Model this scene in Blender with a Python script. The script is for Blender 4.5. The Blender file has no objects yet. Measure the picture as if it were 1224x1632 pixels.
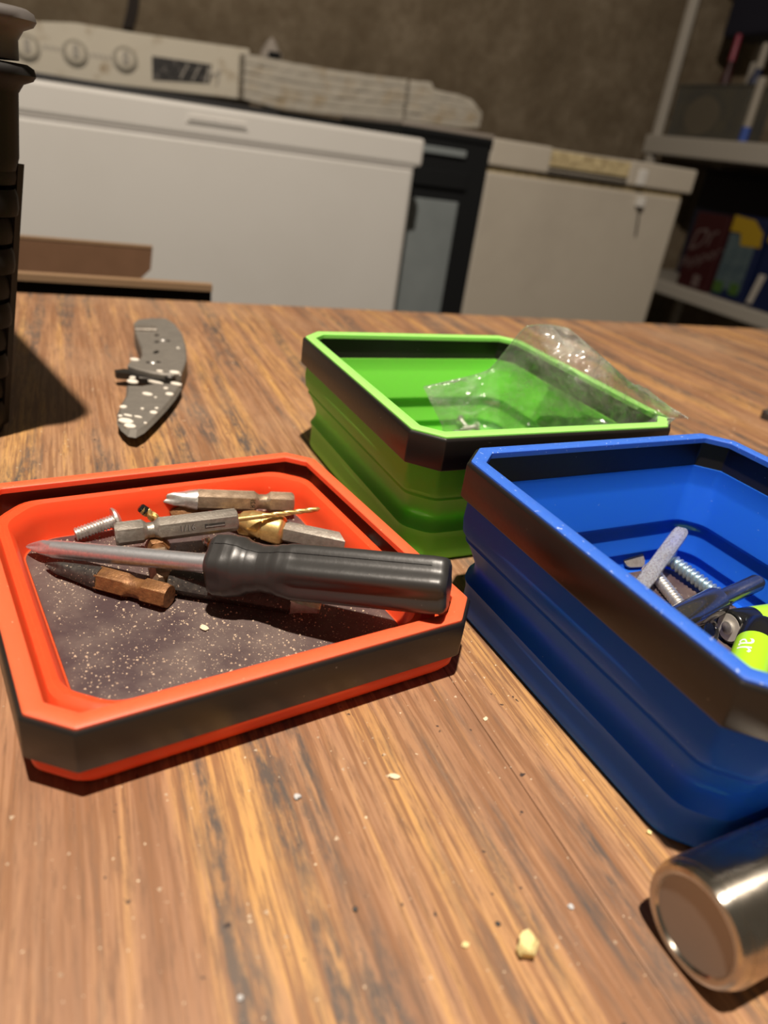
import bpy, math, random
from math import sin, cos, pi, radians as rad, sqrt, atan2
from mathutils import Vector, Matrix, noise
random.seed(7)
col = bpy.context.scene.collection
S = 0.001                                   # everything below is in millimetres
# ---------------------------------------------------------------- camera
F_PX, PITCH, ROLL, CAM_H = 1135.0, rad(27.51), rad(8.65), 122.4
fw = Vector((0, cos(PITCH), -sin(PITCH))); up0 = Vector((0, sin(PITCH), cos(PITCH))); r0 = Vector((1, 0, 0))
RV = cos(ROLL)*r0 + sin(ROLL)*up0; UV = -sin(ROLL)*r0 + cos(ROLL)*up0
CAM = Vector((0, 0, CAM_H))
cd = bpy.data.cameras.new('camera'); cam = bpy.data.objects.new('camera', cd); col.objects.link(cam)
m = Matrix((RV, UV, -fw)).transposed().to_4x4(); m.translation = CAM*S; cam.matrix_world = m
cd.sensor_fit = 'HORIZONTAL'; cd.sensor_width = 36; cd.lens = F_PX/1224*36
cd.clip_start = 0.01; cd.clip_end = 30
cd.dof.use_dof = True; cd.dof.focus_distance = 0.200; cd.dof.aperture_fstop = 16
bpy.context.scene.camera = cam
# ---------------------------------------------------------------- world, lights, exposure
sc = bpy.context.scene
w = bpy.data.worlds.new('world'); sc.world = w; w.use_nodes = True
w.node_tree.nodes['Background'].inputs[0].default_value = (1.0, 0.86, 0.68, 1)
w.node_tree.nodes['Background'].inputs[1].default_value = 0.05
def lamp(name, loc, power, radius, color):
    l = bpy.data.lights.new(name, 'POINT'); l.energy = power; l.shadow_soft_size = radius*S; l.color = color
    o = bpy.data.objects.new(name, l); o.location = Vector(loc)*S; col.objects.link(o); return o
lamp('ceiling_bulb', (-65, -70, 1500), 92, 26, (1.0, 0.88, 0.75))
sc.view_settings.view_transform = 'Standard'; sc.view_settings.look = 'None'
sc.view_settings.gamma = 1; sc.view_settings.use_curve_mapping = False
sc.view_settings.exposure = 0.88
# ---------------------------------------------------------------- geometry of the place
def px(x, y, z):
    d = fw + RV*((x-612)/F_PX) - UV*((y-816)/F_PX)
    return CAM + d*((z-CAM_H)/d.z)
YAW = rad(24.9)
E1 = Vector((cos(YAW), sin(YAW), 0)); E2 = Vector((-sin(YAW), cos(YAW), 0))
def at(x, y, D):                            # room coordinates (s along the wall, z up) on the plane D in front of the table
    d = fw + RV*((x-612)/F_PX) - UV*((y-816)/F_PX)
    P = CAM + d*(D/d.dot(E2)); return P.dot(E1), P.z
# ---------------------------------------------------------------- materials
def nt(name):
    mt = bpy.data.materials.new(name); mt.use_nodes = True
    return mt, mt.node_tree, mt.node_tree.nodes['Principled BSDF']
def N(t, typ, **k):
    n = t.nodes.new(typ)
    for a, b in k.items():
        if a in n.inputs: n.inputs[a].default_value = b
        else: setattr(n, a, b)
    return n
def c4(c): return (c[0], c[1], c[2], 1)
def ramp(t, fac, stops):
    r = t.nodes.new('ShaderNodeValToRGB'); t.links.new(fac, r.inputs[0])
    e = r.color_ramp.elements
    while len(e) < len(stops): e.new(0.5)
    for q, (p, c) in zip(e, stops): q.position = p; q.color = c4(c) if len(c) == 3 else c
    return r.outputs[0]
def mix(t, fac, a, b, mode='MIX'):
    n = t.nodes.new('ShaderNodeMix'); n.data_type = 'RGBA'; n.blend_type = mode
    for s, v in ((0, fac), (6, a), (7, b)):
        if hasattr(v, 'links'): t.links.new(v, n.inputs[s])
        else: n.inputs[s].default_value = v if s == 0 else c4(v)
    return n.outputs[2]
def coords(t, scale=(1, 1, 1), kind='Object', rot=(0, 0, 0)):
    tc = t.nodes.new('ShaderNodeTexCoord'); mp = t.nodes.new('ShaderNodeMapping')
    mp.inputs['Scale'].default_value = scale; mp.inputs['Rotation'].default_value = rot
    t.links.new(tc.outputs[kind], mp.inputs[0]); return mp.outputs[0]
def noi(t, vec, scale, detail=4, rough=.55, out=0, dist=0):
    n = N(t, 'ShaderNodeTexNoise', Scale=scale, Detail=detail, Roughness=rough, Distortion=dist)
    t.links.new(vec, n.inputs['Vector']); return n.outputs[out]
def bump(t, b, h, strength, dist=.0003):
    n = N(t, 'ShaderNodeBump', Strength=strength, Distance=dist); t.links.new(h, n.inputs['Height']); t.links.new(n.outputs[0], b.inputs['Normal'])
def mat(name, color, rough=.5, metal=0, dirt=None, dirt_amt=.3, scale=200, bumps=0, bscale=900, speck=None, speck_th=.70, speck_scale=900, sss=0, ssr=.002, spec=.5, coat=0, anis=None):
    mt, t, b = nt(name)
    b.inputs['Roughness'].default_value = rough; b.inputs['Metallic'].default_value = metal
    b.inputs['Specular IOR Level'].default_value = spec; b.inputs['Coat Weight'].default_value = coat
    v = coords(t); base = None
    if dirt is not None:
        nf = noi(t, v, scale, 5, .6)
        f = ramp(t, nf, [(.5-dirt_amt*.5, (0, 0, 0)), (.75, (1, 1, 1))])
        base = mix(t, f, color, dirt)
        rr = N(t, 'ShaderNodeMapRange', **{'To Min': max(.05, rough-.08), 'To Max': min(1, rough+.25)}); t.links.new(nf, rr.inputs[0]); t.links.new(rr.outputs[0], b.inputs['Roughness'])
    if speck is not None:
        nf = noi(t, v, speck_scale, 2, .5)
        f = ramp(t, nf, [(speck_th, (0, 0, 0)), (speck_th+.03, (1, 1, 1))])
        base = mix(t, f, base if base is not None else color, speck)
    if base is None: b.inputs['Base Color'].default_value = c4(color)
    else: t.links.new(base, b.inputs['Base Color'])
    if bumps: bump(t, b, noi(t, v, bscale, 3), bumps)
    if sss:
        b.inputs['Subsurface Weight'].default_value = sss; b.inputs['Subsurface Scale'].default_value = ssr
        b.inputs['Subsurface Radius'].default_value = tuple(.25+1.0*min(1, c) for c in color)
    return mt
M = {}
M['band'] = mat('black_plastic', (.015, .0125, .011), .36, speck=(.30, .27, .22), speck_th=.765, speck_scale=900, bumps=.15, bscale=400)
def silicone(name, c, dirt):
    return mat(name, c, .40, sss=.7, ssr=.0026, speck=dirt, speck_th=.76, speck_scale=800, bumps=.05, bscale=300, spec=.2)
M['red'] = silicone('orange_red_silicone', (.90, .088, .026), (.95, .35, .2))
M['green'] = silicone('green_silicone', (.21, .73, .075), (.35, .75, .2))
M['blue'] = silicone('blue_silicone', (.014, .125, .68), (.25, .38, .75)); M['blue'].node_tree.nodes['Principled BSDF'].inputs['Specular IOR Level'].default_value = .10
M['red_lip'] = mat('orange_red_lip', (.94, .135, .050), .48, sss=.5, ssr=.002, speck=(.95, .5, .35), speck_th=.75, speck_scale=900)
M['green_lip'] = mat('green_lip', (.34, .80, .17), .48, sss=.5, ssr=.002, speck=(.6, .9, .5), speck_th=.75, speck_scale=900)
M['blue_lip'] = mat('blue_lip', (.040, .155, .66), .48, sss=.5, ssr=.002, speck=(.45, .55, .85), speck_th=.69, speck_scale=1100)
def pad_mat():
    mt, t, b = nt('magnet_pad'); v = coords(t)
    n1 = noi(t, v, 1300, 2, .5); n2 = noi(t, v, 60, 4, .6)
    th = N(t, 'ShaderNodeMath', operation='MULTIPLY_ADD'); t.links.new(n2, th.inputs[0]); th.inputs[1].default_value = .28; t.links.new(n1, th.inputs[2])
    f = ramp(t, th.outputs[0], [(.82, (0, 0, 0)), (.88, (1, 1, 1))])
    base = mix(t, ramp(t, n2, [(.38, (0, 0, 0)), (.7, (1, 1, 1))]), (.060, .036, .038), (.15, .11, .095))
    t.links.new(mix(t, f, base, (.50, .40, .30)), b.inputs['Base Color']); b.inputs['Roughness'].default_value = .55
    bump(t, b, n1, .3, .0002); return mt
M['pad'] = pad_mat()
def wood():
    mt, t, b = nt('worn_wood_grain')
    g = coords(t, (1, .06, 1)); g2 = coords(t, (1, .022, 1)); g3 = coords(t, (1, .20, 1)); fl = coords(t)
    wide = noi(t, g, 62, 6, .66, dist=.5); fine = noi(t, g2, 620, 4, .65); mid = noi(t, g, 170, 4, .6, dist=.3)
    flake = noi(t, g3, 420, 4, .7); blot = noi(t, fl, 9, 4, .6); blot2 = noi(t, fl, 30, 5, .6)
    base = ramp(t, wide, [(.36, (.22, .115, .064)), (.45, (.35, .19, .105)), (.52, (.44, .245, .125)), (.60, (.56, .31, .11))])
    base = mix(t, ramp(t, mid, [(.42, (0, 0, 0)), (.64, (.55, .55, .55))]), base, (.31, .155, .082))
    pore = ramp(t, fine, [(.42, (.85, .85, .85)), (.52, (0, 0, 0))])
    base = mix(t, pore, base, (.24, .115, .055))
    fib = noi(t, coords(t, (1, .07, 1)), 900, 5, .75)
    base = mix(t, ramp(t, fib, [(.36, (.85, .85, .85)), (.50, (0, 0, 0))]), base, (.19, .10, .055))
    # grey-black worn soot lines that follow some of the bands
    a = N(t, 'ShaderNodeMath', operation='MULTIPLY'); t.links.new(ramp(t, noi(t, g, 110, 3, .55, dist=.3), [(.50, (0, 0, 0)), (.59, (1, 1, 1))]), a.inputs[0]); t.links.new(ramp(t, flake, [(.40, (.15, .15, .15)), (.58, (1, 1, 1))]), a.inputs[1])
    a2 = N(t, 'ShaderNodeMath', operation='MULTIPLY'); t.links.new(a.outputs[0], a2.inputs[0]); t.links.new(ramp(t, blot2, [(.30, (.35, .35, .35)), (.52, (1, 1, 1))]), a2.inputs[1])
    base = mix(t, a2.outputs[0], base, (.105, .080, .066))
    base = mix(t, ramp(t, blot, [(.52, (0, 0, 0)), (.74, (.36, .36, .36))]), base, (.48, .32, .20))     # pale bloom
    sp = noi(t, fl, 700, 2, .5)
    base = mix(t, ramp(t, sp, [(.735, (0, 0, 0)), (.76, (1, 1, 1))]), base, (.72, .60, .42))
    sp2 = noi(t, fl, 330, 2, .5, out=0)
    base = mix(t, ramp(t, sp2, [(.235, (1, 1, 1)), (.26, (0, 0, 0))]), base, (.05, .035, .03))
    t.links.new(base, b.inputs['Base Color'])
    rr = N(t, 'ShaderNodeMapRange', **{'To Min': .34, 'To Max': .62}); t.links.new(blot2, rr.inputs[0]); t.links.new(rr.outputs[0], b.inputs['Roughness'])
    b.inputs['Specular IOR Level'].default_value = .4
    bump(t, b, fine, .22, .0004); return mt
M['wood'] = wood()
M['joint'] = mat('dark_joint', (.24, .16, .10), .8)
M['steel'] = mat('worn_steel', (.42, .38, .33), .38, .75, dirt=(.22, .19, .16), scale=500, bumps=.25, bscale=1500, speck=(.75, .65, .5), speck_th=.72, speck_scale=1700)
M['bronze'] = mat('browned_steel', (.40, .30, .21), .42, .65, dirt=(.20, .14, .09), scale=350, bumps=.3, bscale=1600, speck=(.8, .6, .4), speck_th=.73, speck_scale=1700)
M['bright'] = mat('bright_zinc', (.84, .83, .80), .30, .85, dirt=(.45, .42, .38), dirt_amt=.2, scale=400, bumps=.12)
M['bluezinc'] = mat('blue_zinc', (.60, .78, .88), .30, .85, dirt=(.35, .42, .48), dirt_amt=.2, scale=500)
M['shaft'] = mat('satin_chrome', (.72, .74, .77), .30, .85, dirt=(.50, .50, .52), dirt_amt=.2, scale=900, bumps=.05)
M['rust'] = mat('rusty_steel', (.30, .145, .055), .42, .45, dirt=(.12, .05, .02), scale=420, bumps=.5, bscale=1400, speck=(.75, .5, .3), speck_th=.72, speck_scale=1600)
M['gold'] = mat('titanium_gold', (.84, .60, .24), .32, .8, dirt=(.50, .30, .10), dirt_amt=.15, scale=350, bumps=.12, bscale=1500)
M['darkbit'] = mat('black_oxide_steel', (.045, .042, .040), .45, .5, dirt=(.09, .08, .07), scale=800, speck=(.45, .38, .30), speck_th=.66, speck_scale=1500, bumps=.3)
M['grip'] = mat('black_grip_plastic', (.034, .033, .032), .37, speck=(.4, .36, .3), speck_th=.77, speck_scale=1300, bumps=.25, bscale=260, spec=.6)
M['chrome'] = mat('dusty_black_chrome', (.24, .235, .23), .14, .9, speck=(.45, .36, .27), speck_th=.62, speck_scale=1400)
M['knife'] = mat('stonewashed_steel', (.24, .22, .19), .50, .4, dirt=(.17, .155, .135), scale=150, bumps=.1)
M['knife_edge'] = mat('dark_knife_steel', (.05, .045, .04), .4, .7)
M['paint'] = mat('dried_white_paint', (.80, .74, .64), .7, bumps=.4, bscale=700)
M['nickel'] = mat('brushed_nickel', (.66, .61, .53), .17, 1, dirt=(.46, .40, .32), dirt_amt=.25, scale=110, bumps=.05)
M['nickel_end'] = mat('nickel_end_disc', (.34, .29, .25), .36, .55)
_t = M['nickel'].node_tree; _b = _t.nodes['Principled BSDF']; _b.inputs['Anisotropic'].default_value = .85; _b.inputs['Anisotropic Rotation'].default_value = .25
_tg = N(_t, 'ShaderNodeTangent', direction_type='RADIAL', axis='X'); _t.links.new(_tg.outputs[0], _b.inputs['Tangent'])
M['black'] = mat('black_gloss', (.012, .012, .012), .18)
M['lime'] = mat('lime_wrapper', (.42, .80, .02), .30, coat=.3)
M['white'] = mat('white_print', (.86, .86, .82), .5)
M['term'] = mat('battery_terminal', (.88, .83, .74), .4, .15)
M['crumb'] = mat('yellow_crumb', (.80, .66, .30), .8, sss=.3, ssr=.002, bumps=.4, bscale=700)
M['chip'] = mat('pale_chip', (.80, .66, .46), .8, bumps=.4)
M['lint'] = mat('grey_lint', (.55, .55, .55), .9, bumps=.5)
M['dust'] = mat('sawdust', (.72, .58, .42), .9)
M['weave'] = mat('dark_brown_resin', (.0065, .0055, .0048), .6, spec=.3, bumps=.1)
M['weave2'] = mat('taupe_resin', (.10, .09, .083), .55)
M['enamel'] = mat('white_enamel', (.61, .597, .565), .42, dirt=(.57, .555, .52), dirt_amt=.1, scale=3)
M['enamel2'] = mat('aged_beige_enamel', (.47, .43, .36), .45, dirt=(.40, .36, .30), dirt_amt=.1, scale=3)
M['gasket'] = mat('yellowed_seal', (.60, .50, .28), .7, dirt=(.22, .16, .08), scale=60)
M['darkgap'] = mat('dark_rubber_gap', (.04, .035, .028), .8)
M['greyline'] = mat('grey_trim', (.52, .50, .47), .6)
M['dialring'] = mat('dial_ring_plastic', (.46, .43, .36), .5)
M['consolewhite'] = mat('grimy_white_panel', (.66, .61, .50), .55, dirt=(.38, .29, .18), dirt_amt=-.1, scale=22)
M['display'] = mat('dark_display', (.02, .018, .017), .4, speck=(.12, .11, .10), speck_th=.60, speck_scale=60)
M['smudge'] = mat('faint_grey_print', (.42, .39, .34), .7)
M['range'] = mat('range_shadow_black', (.012, .012, .013), .5)  # black put on the white range's body for the shadow it stands in
M['steelblue'] = mat('blue_grey_metal', (.21, .24, .245), .5, dirt=(.16, .185, .19), scale=8)
M['cab'] = mat('near_black_cabinet', (.007, .008, .009), .7, spec=.2)
M['cabtop'] = mat('taupe_worktop_edge', (.26, .23, .20), .6)
M['shelf'] = mat('grey_white_resin', (.40, .37, .32), .55)
M['maroon'] = mat('maroon_carton', (.035, .005, .006), .5)  # this, script, navy and yellow are darkened to stand in for shelf shade
M['script'] = mat('pale_script', (.12, .085, .08), .6)
M['navy'] = mat('navy_pack', (.006, .012, .05), .45)
M['yellow'] = mat('yellow_print', (.34, .22, .012), .5)
M['palegreen'] = mat('pale_green_print', (.085, .12, .125), .5, dirt=(.03, .055, .075), scale=25)
M['leaf'] = mat('green_print', (.05, .11, .02), .5)
M['pink'] = mat('pink_bottle', (.22, .025, .05), .4)
M['cream'] = mat('cream_cap', (.30, .27, .22), .5)
M['brightblue'] = mat('blue_label', (.03, .08, .35), .4)
M['navybag'] = mat('black_navy_bag', (.008, .009, .020), .6)
M['smoky'] = mat('smoky_bin', (.06, .06, .055), .35, dirt=(.09, .08, .055), scale=12)
M['card'] = mat('corrugated_cardboard', (.17, .085, .042), .85, dirt=(.13, .065, .03), scale=20)
M['cardedge'] = mat('cardboard_edge', (.26, .16, .085), .9, bumps=.5, bscale=150)
M['carddark'] = mat('shade_dark_cardboard', (.022, .013, .009), .85)  # dark brown stands in for the shade between table edge and carton
M['dimtan'] = mat('dim_tan_content', (.10, .085, .06), .7)
M['floor'] = mat('concrete_floor', (.10, .085, .07), .8, dirt=(.06, .05, .04), scale=4)
M['rag'] = mat('grey_crumpled_wrapper', (.34, .30, .26), .7)
M['cord'] = mat('dark_cord', (.03, .022, .018), .6)
def wall_mat():
    mt, t, b = nt('rough_brown_plaster'); v = coords(t)
    n1 = noi(t, v, 5, 6, .65); n2 = noi(t, v, 24, 6, .7)
    base = ramp(t, n1, [(.30, (.115, .085, .050)), (.50, (.18, .14, .09)), (.68, (.26, .21, .145))])
    base = mix(t, ramp(t, n2, [(.42, (0, 0, 0)), (.7, (.7, .7, .7))]), base, (.125, .088, .050))
    t.links.new(base, b.inputs['Base Color']); b.inputs['Roughness'].default_value = .9; bump(t, b, n2, .8, .01); return mt
M['wall'] = wall_mat()
def paper_mat():
    mt, t, b = nt('stained_white_paper'); v = coords(t, (1, 1, 1))
    st = noi(t, coords(t, (12, 12, 160)), 1, 3, .6); n = noi(t, v, 14, 5, .6)
    base = mix(t, ramp(t, st, [(.45, (0, 0, 0)), (.62, (.3, .3, .3))]), (.54, .50, .42), (.30, .29, .27))
    base = mix(t, ramp(t, n, [(.5, (0, 0, 0)), (.72, (.8, .8, .8))]), base, (.42, .32, .19))
    t.links.new(base, b.inputs['Base Color']); b.inputs['Roughness'].default_value = .9; bump(t, b, n, .5, .01); return mt
M['paper'] = paper_mat()
def bag_mat():
    mt, t, b = nt('clear_plastic_film')
    t.nodes.remove(b); out = t.nodes['Material Output']
    tr = N(t, 'ShaderNodeBsdfTransparent', Color=(1, 1, 1, 1)); gl = N(t, 'ShaderNodeBsdfGlossy', Roughness=.16, Color=(1, 1, 1, 1))
    df = N(t, 'ShaderNodeBsdfDiffuse', Color=(.97, .96, .93, 1)); tl = N(t, 'ShaderNodeBsdfTranslucent', Color=(.97, .96, .93, 1))
    lw = N(t, 'ShaderNodeLayerWeight', Blend=.09)
    nn = noi(t, coords(t), 260, 5, .7)
    bp = N(t, 'ShaderNodeBump', Strength=.8, Distance=.0012); t.links.new(nn, bp.inputs['Height'])
    for q in (gl, df): t.links.new(bp.outputs[0], q.inputs['Normal'])
    t.links.new(bp.outputs[0], lw.inputs['Normal'])
    m0 = N(t, 'ShaderNodeMixShader', Fac=.5); t.links.new(df.outputs[0], m0.inputs[1]); t.links.new(tl.outputs[0], m0.inputs[2])
    m1 = t.nodes.new('ShaderNodeMixShader'); f1 = ramp(t, noi(t, coords(t), 90, 4, .6), [(.35, (.09, .09, .09)), (.70, (.34, .34, .34))]); t.links.new(f1, m1.inputs[0]); t.links.new(tr.outputs[0], m1.inputs[1]); t.links.new(m0.outputs[0], m1.inputs[2])
    m2 = t.nodes.new('ShaderNodeMixShader'); t.links.new(lw.outputs['Fresnel'], m2.inputs[0]); t.links.new(m1.outputs[0], m2.inputs[1]); t.links.new(gl.outputs[0], m2.inputs[2])
    vo = N(t, 'ShaderNodeTexVoronoi', Scale=210); t.links.new(coords(t), vo.inputs['Vector'])
    bp2 = N(t, 'ShaderNodeBump', Strength=1.0, Distance=.0025); t.links.new(vo.outputs['Distance'], bp2.inputs['Height'])
    g2 = N(t, 'ShaderNodeBsdfGlossy', Roughness=.22, Color=(1, 1, 1, 1)); t.links.new(bp2.outputs[0], g2.inputs['Normal'])
    m3 = N(t, 'ShaderNodeMixShader', Fac=.09); t.links.new(m2.outputs[0], m3.inputs[1]); t.links.new(g2.outputs[0], m3.inputs[2])
    t.links.new(m3.outputs[0], out.inputs[0]); return mt
M['film'] = bag_mat()
def frosted():
    mt, t, b = nt('frosted_clear_plastic')
    v = coords(t); sp = ramp(t, noi(t, v, 1500, 3, .6), [(.50, (0, 0, 0)), (.64, (1, 1, 1))])
    t.links.new(mix(t, sp, (.74, .77, .84), (.52, .47, .42)), b.inputs['Base Color']); b.inputs['Roughness'].default_value = .25
    b.inputs['Transmission Weight'].default_value = .72; b.inputs['IOR'].default_value = 1.2
    bump(t, b, noi(t, coords(t), 1400, 4, .7), .6, .0003); return mt
M['frost'] = frosted()
# ---------------------------------------------------------------- object helpers
def tag(o, label=None, cat=None, group=None, kind=None):
    if label: o['label'] = label
    if cat: o['category'] = cat
    if group: o['group'] = group
    if kind: o['kind'] = kind
    return o
def thing(name, label, cat, mtx=None, group=None):
    o = bpy.data.objects.new(name, None); o.empty_display_size = .01; col.objects.link(o)
    if mtx is not None:
        if isinstance(mtx, Matrix):
            mm = mtx.copy(); mm.translation = mm.translation*S; o.matrix_world = mm
        else: o.location = Vector(mtx)*S
    return tag(o, label, cat, group)
class B:
    def __init__(s): s.v = []; s.f = []; s.mi = []; s.m = 0
    def add(s, vs, fs):
        n = len(s.v); s.v += [Vector(q) for q in vs]; s.f += [tuple(i+n for i in f) for f in fs]; s.mi += [s.m]*len(fs)
    def box(s, a, b):
        x0, y0, z0 = a; x1, y1, z1 = b
        s.add([(x0,y0,z0),(x1,y0,z0),(x1,y1,z0),(x0,y1,z0),(x0,y0,z1),(x1,y0,z1),(x1,y1,z1),(x0,y1,z1)],
              [(0,3,2,1),(4,5,6,7),(0,1,5,4),(1,2,6,5),(2,3,7,6),(3,0,4,7)])
    def rings(s, rs, cap0=True, cap1=True, closed=False):
        n = len(rs[0]); vs = [p for r in rs for p in r]; fs = []
        R = len(rs); last = R if closed else R-1
        for i in range(last):
            j = (i+1) % R
            for k in range(n):
                l = (k+1) % n; fs.append((i*n+k, i*n+l, j*n+l, j*n+k))
        if not closed:
            if cap0: fs.append(tuple(range(n))[::-1])
            if cap1: fs.append(tuple((R-1)*n+k for k in range(n)))
        s.add(vs, fs)
    def loft(s, xs, rf, n=24, cy=None):     # along local X; rf(theta, x, i) radius
        rs = []
        for i, x in enumerate(xs):
            c = cy(x) if cy else (0, 0)
            rs.append([(x, c[0]+rf(2*pi*k/n, x, i)*cos(2*pi*k/n), c[1]+rf(2*pi*k/n, x, i)*sin(2*pi*k/n)) for k in range(n)])
        s.rings(rs)
    def prism(s, poly, z0, z1, ins=0):
        n = len(poly); cx = sum(p[0] for p in poly)/n; cyy = sum(p[1] for p in poly)/n
        def sh(p, q):
            d = Vector((p[0]-cx, p[1]-cyy)); L = d.length or 1; return (p[0]-d.x/L*q, p[1]-d.y/L*q)
        e = min(ins*.8, (z1-z0)*.4)
        if ins: s.rings([[(*p, z0) for p in poly], [(*p, z1-e) for p in poly], [(*sh(p, ins), z1) for p in poly]])
        else: s.rings([[(*p, z0) for p in poly], [(*p, z1) for p in poly]])
    def build(s, name, mt, parent=None, smooth=30, label=None, bevel=0):
        me = bpy.data.meshes.new(name); me.from_pydata([v*S for v in s.v], [], s.f); me.validate()
        import bmesh
        bm = bmesh.new(); bm.from_mesh(me); bmesh.ops.recalc_face_normals(bm, faces=bm.faces); bm.to_mesh(me); bm.free()
        for q in (mt if isinstance(mt, (list, tuple)) else [mt]): me.materials.append(M[q] if isinstance(q, str) else q)
        if len(set(s.mi)) > 1 and len(s.mi) == len(me.polygons):
            for p, i in zip(me.polygons, s.mi): p.material_index = i
        if smooth:
            me.shade_smooth(); me.set_sharp_from_angle(angle=rad(smooth))
        o = bpy.data.objects.new(name, me); col.objects.link(o); o.parent = parent
        if bevel:
            md = o.modifiers.new('bevel', 'BEVEL'); md.width = bevel*S; md.segments = 2; md.limit_method = 'ANGLE'
        if label: o['label'] = label
        return o
def frame(p0, p1, roll=0, upv=(0, 0, 1)):   # local X from p0 to p1
    x = (p1-p0).normalized(); y = Vector(upv).cross(x).normalized(); z = x.cross(y)
    mm = Matrix((x, y, z)).transposed().to_4x4() @ Matrix.Rotation(roll, 4, 'X'); mm.translation = p0
    return mm
def hexr(r, th): return r*cos(pi/6)/cos((th % (pi/3))-pi/6)      # r = across-corners radius
def text_mesh(s, size, xf, name, mt, parent, fine=False, label=None):   # xf maps (x, y) -> point
    cu = bpy.data.curves.new('txt', 'FONT'); cu.body = s; cu.size = size; cu.align_x = 'CENTER'; cu.align_y = 'CENTER'; cu.resolution_u = 3
    o = bpy.data.objects.new('txt', cu); col.objects.link(o)
    dg = bpy.context.evaluated_depsgraph_get(); me = bpy.data.meshes.new_from_object(o.evaluated_get(dg))
    if fine:
        import bmesh
        bm = bmesh.new(); bm.from_mesh(me); bmesh.ops.triangulate(bm, faces=bm.faces)
        for _ in range(2): bmesh.ops.subdivide_edges(bm, edges=[e for e in bm.edges if e.calc_length() > size*.06], cuts=2, use_grid_fill=True)
        bmesh.ops.triangulate(bm, faces=bm.faces); bm.to_mesh(me); bm.free()
    b = B(); b.add([xf(v.co.x, v.co.y) for v in me.vertices], [tuple(p.vertices) for p in me.polygons])
    col.objects.unlink(o); bpy.data.objects.remove(o); bpy.data.meshes.remove(me)
    q = b.build(name, mt, parent, smooth=0, label=label); return q
# ---------------------------------------------------------------- room shell (room frame: x along the wall, y = depth D, z up)
ROOM = Matrix.Rotation(YAW, 4, 'Z')
def rt(name, label=None, cat=None, s=0, d=0, z=0, group=None, rz=0):
    mm = ROOM @ Matrix.Translation((s, d, z)) @ Matrix.Rotation(rz, 4, 'Z'); return thing(name, label, cat, mm, group)
WALL_D, FLOOR_Z = 2800, -750
def struct(name, b, mt):
    o = b.build(name, mt, None, smooth=0); o.matrix_world = ROOM.copy(); o['kind'] = 'structure'; return o
b = B(); b.box((-3200, -1800, FLOOR_Z-20), (3200, WALL_D, FLOOR_Z)); struct('floor', b, 'floor')
b = B(); b.box((-3200, WALL_D, FLOOR_Z), (3200, WALL_D+60, 1750)); struct('wall_back', b, 'wall')

# ---------------------------------------------------------------- table
TYAW = rad(26.0); TR = Matrix.Rotation(TYAW, 4, 'Z')
tbl = thing('work_table', 'worn wood grain worktable under the three trays, with boards running away', 'table', TR @ Matrix.Translation((0, 0, FLOOR_Z)))
xs = [-634, -394, -154, 86, 326, 566, 806]
for i in range(6):
    if i == 2: continue
    a, c = xs[i], xs[i+1]
    if i == 1: c = xs[3]; a = xs[1]
    b = B(); b.box((a+.08, -260, 722), (c-.08, 533.5, 750)); b.build('board', 'wood', tbl, smooth=0, bevel=.25)
b = B(); b.box((-630, -255, 712), (802, 529, 722)); b.build('underlayment', 'joint', tbl, smooth=0)
b = B(); b.box((-560, -190, 640), (730, -165, 712)); b.box((-560, 450, 640), (730, 475, 712)); b.build('apron', 'joint', tbl, smooth=0)
for lx in (-560, 680):
    for ly in (-190, 425):
        b = B(); b.box((lx, ly, 0), (lx+50, ly+50, 712)); b.build('leg', 'joint', tbl, smooth=0, bevel=2)

# ---------------------------------------------------------------- trays
def mk_loop(cs, cen, cham):
    P = [Vector(c) for c in cs]
    def loop(d, z, rr, c=None):
        n = 4; Q = []
        for i in range(n):                  # inset rectangle corners
            a, p, q = P[i-1], P[i], P[(i+1) % n]
            e1 = (p-a).normalized(); e2 = (q-p).normalized()
            n1 = Vector((-e1.y, e1.x)); n2 = Vector((-e2.y, e2.x))
            A = a+n1*d; C = p+n2*d
            den = e1.x*e2.y-e1.y*e2.x; w = C-A; t = (w.x*e2.y-w.y*e2.x)/den
            Q.append(A+e1*t)
        cc = cham-.586*d if c is None else c
        V = []
        for i in range(n):
            p = Q[i]; e1 = (Q[i-1]-p).normalized(); e2 = (Q[(i+1) % n]-p).normalized()
            V += [p+e1*cc, p+e2*cc]
        out = []; K = 5; nv = len(V)
        for i in range(nv):
            p = V[i]; a = V[i-1]-p; q = V[(i+1) % nv]-p
            tl = min(rr*.4142, .48*min(a.length, q.length)); s0 = p+a.normalized()*tl; s1 = p+q.normalized()*tl
            for k in range(K):
                u = k/(K-1); r = (1-u)**2*s0+2*u*(1-u)*p+u*u*s1
                out.append((r.x-cen[0], r.y-cen[1], z))
        return out
    return loop
def lerp_corners(A, Bc, k): return [((a[0]*(1-k)+c[0]*k), (a[1]*(1-k)+c[1]*k)) for a, c in zip(A, Bc)]
RED = lerp_corners([(-57.3, 89.1), (31.57, 152.6), (-31.35, 240.7), (-123.4, 175.9)], [(-57.1, 89.6), (30.7, 152.6), (-32.3, 240.3), (-120.0, 177.4)], .4)
GRN = lerp_corners([(7.8, 192.4), (101.2, 243.5), (47.7, 346.8), (-48.0, 295.0)], [(7.6, 193.1), (102.4, 244.9), (48.7, 343.2), (-46.1, 291.4)], .4)
BLU = [(69.4, 92.4), (163.2, 146.2), (109.2, 239.0), (16.1, 186.1)]
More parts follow.
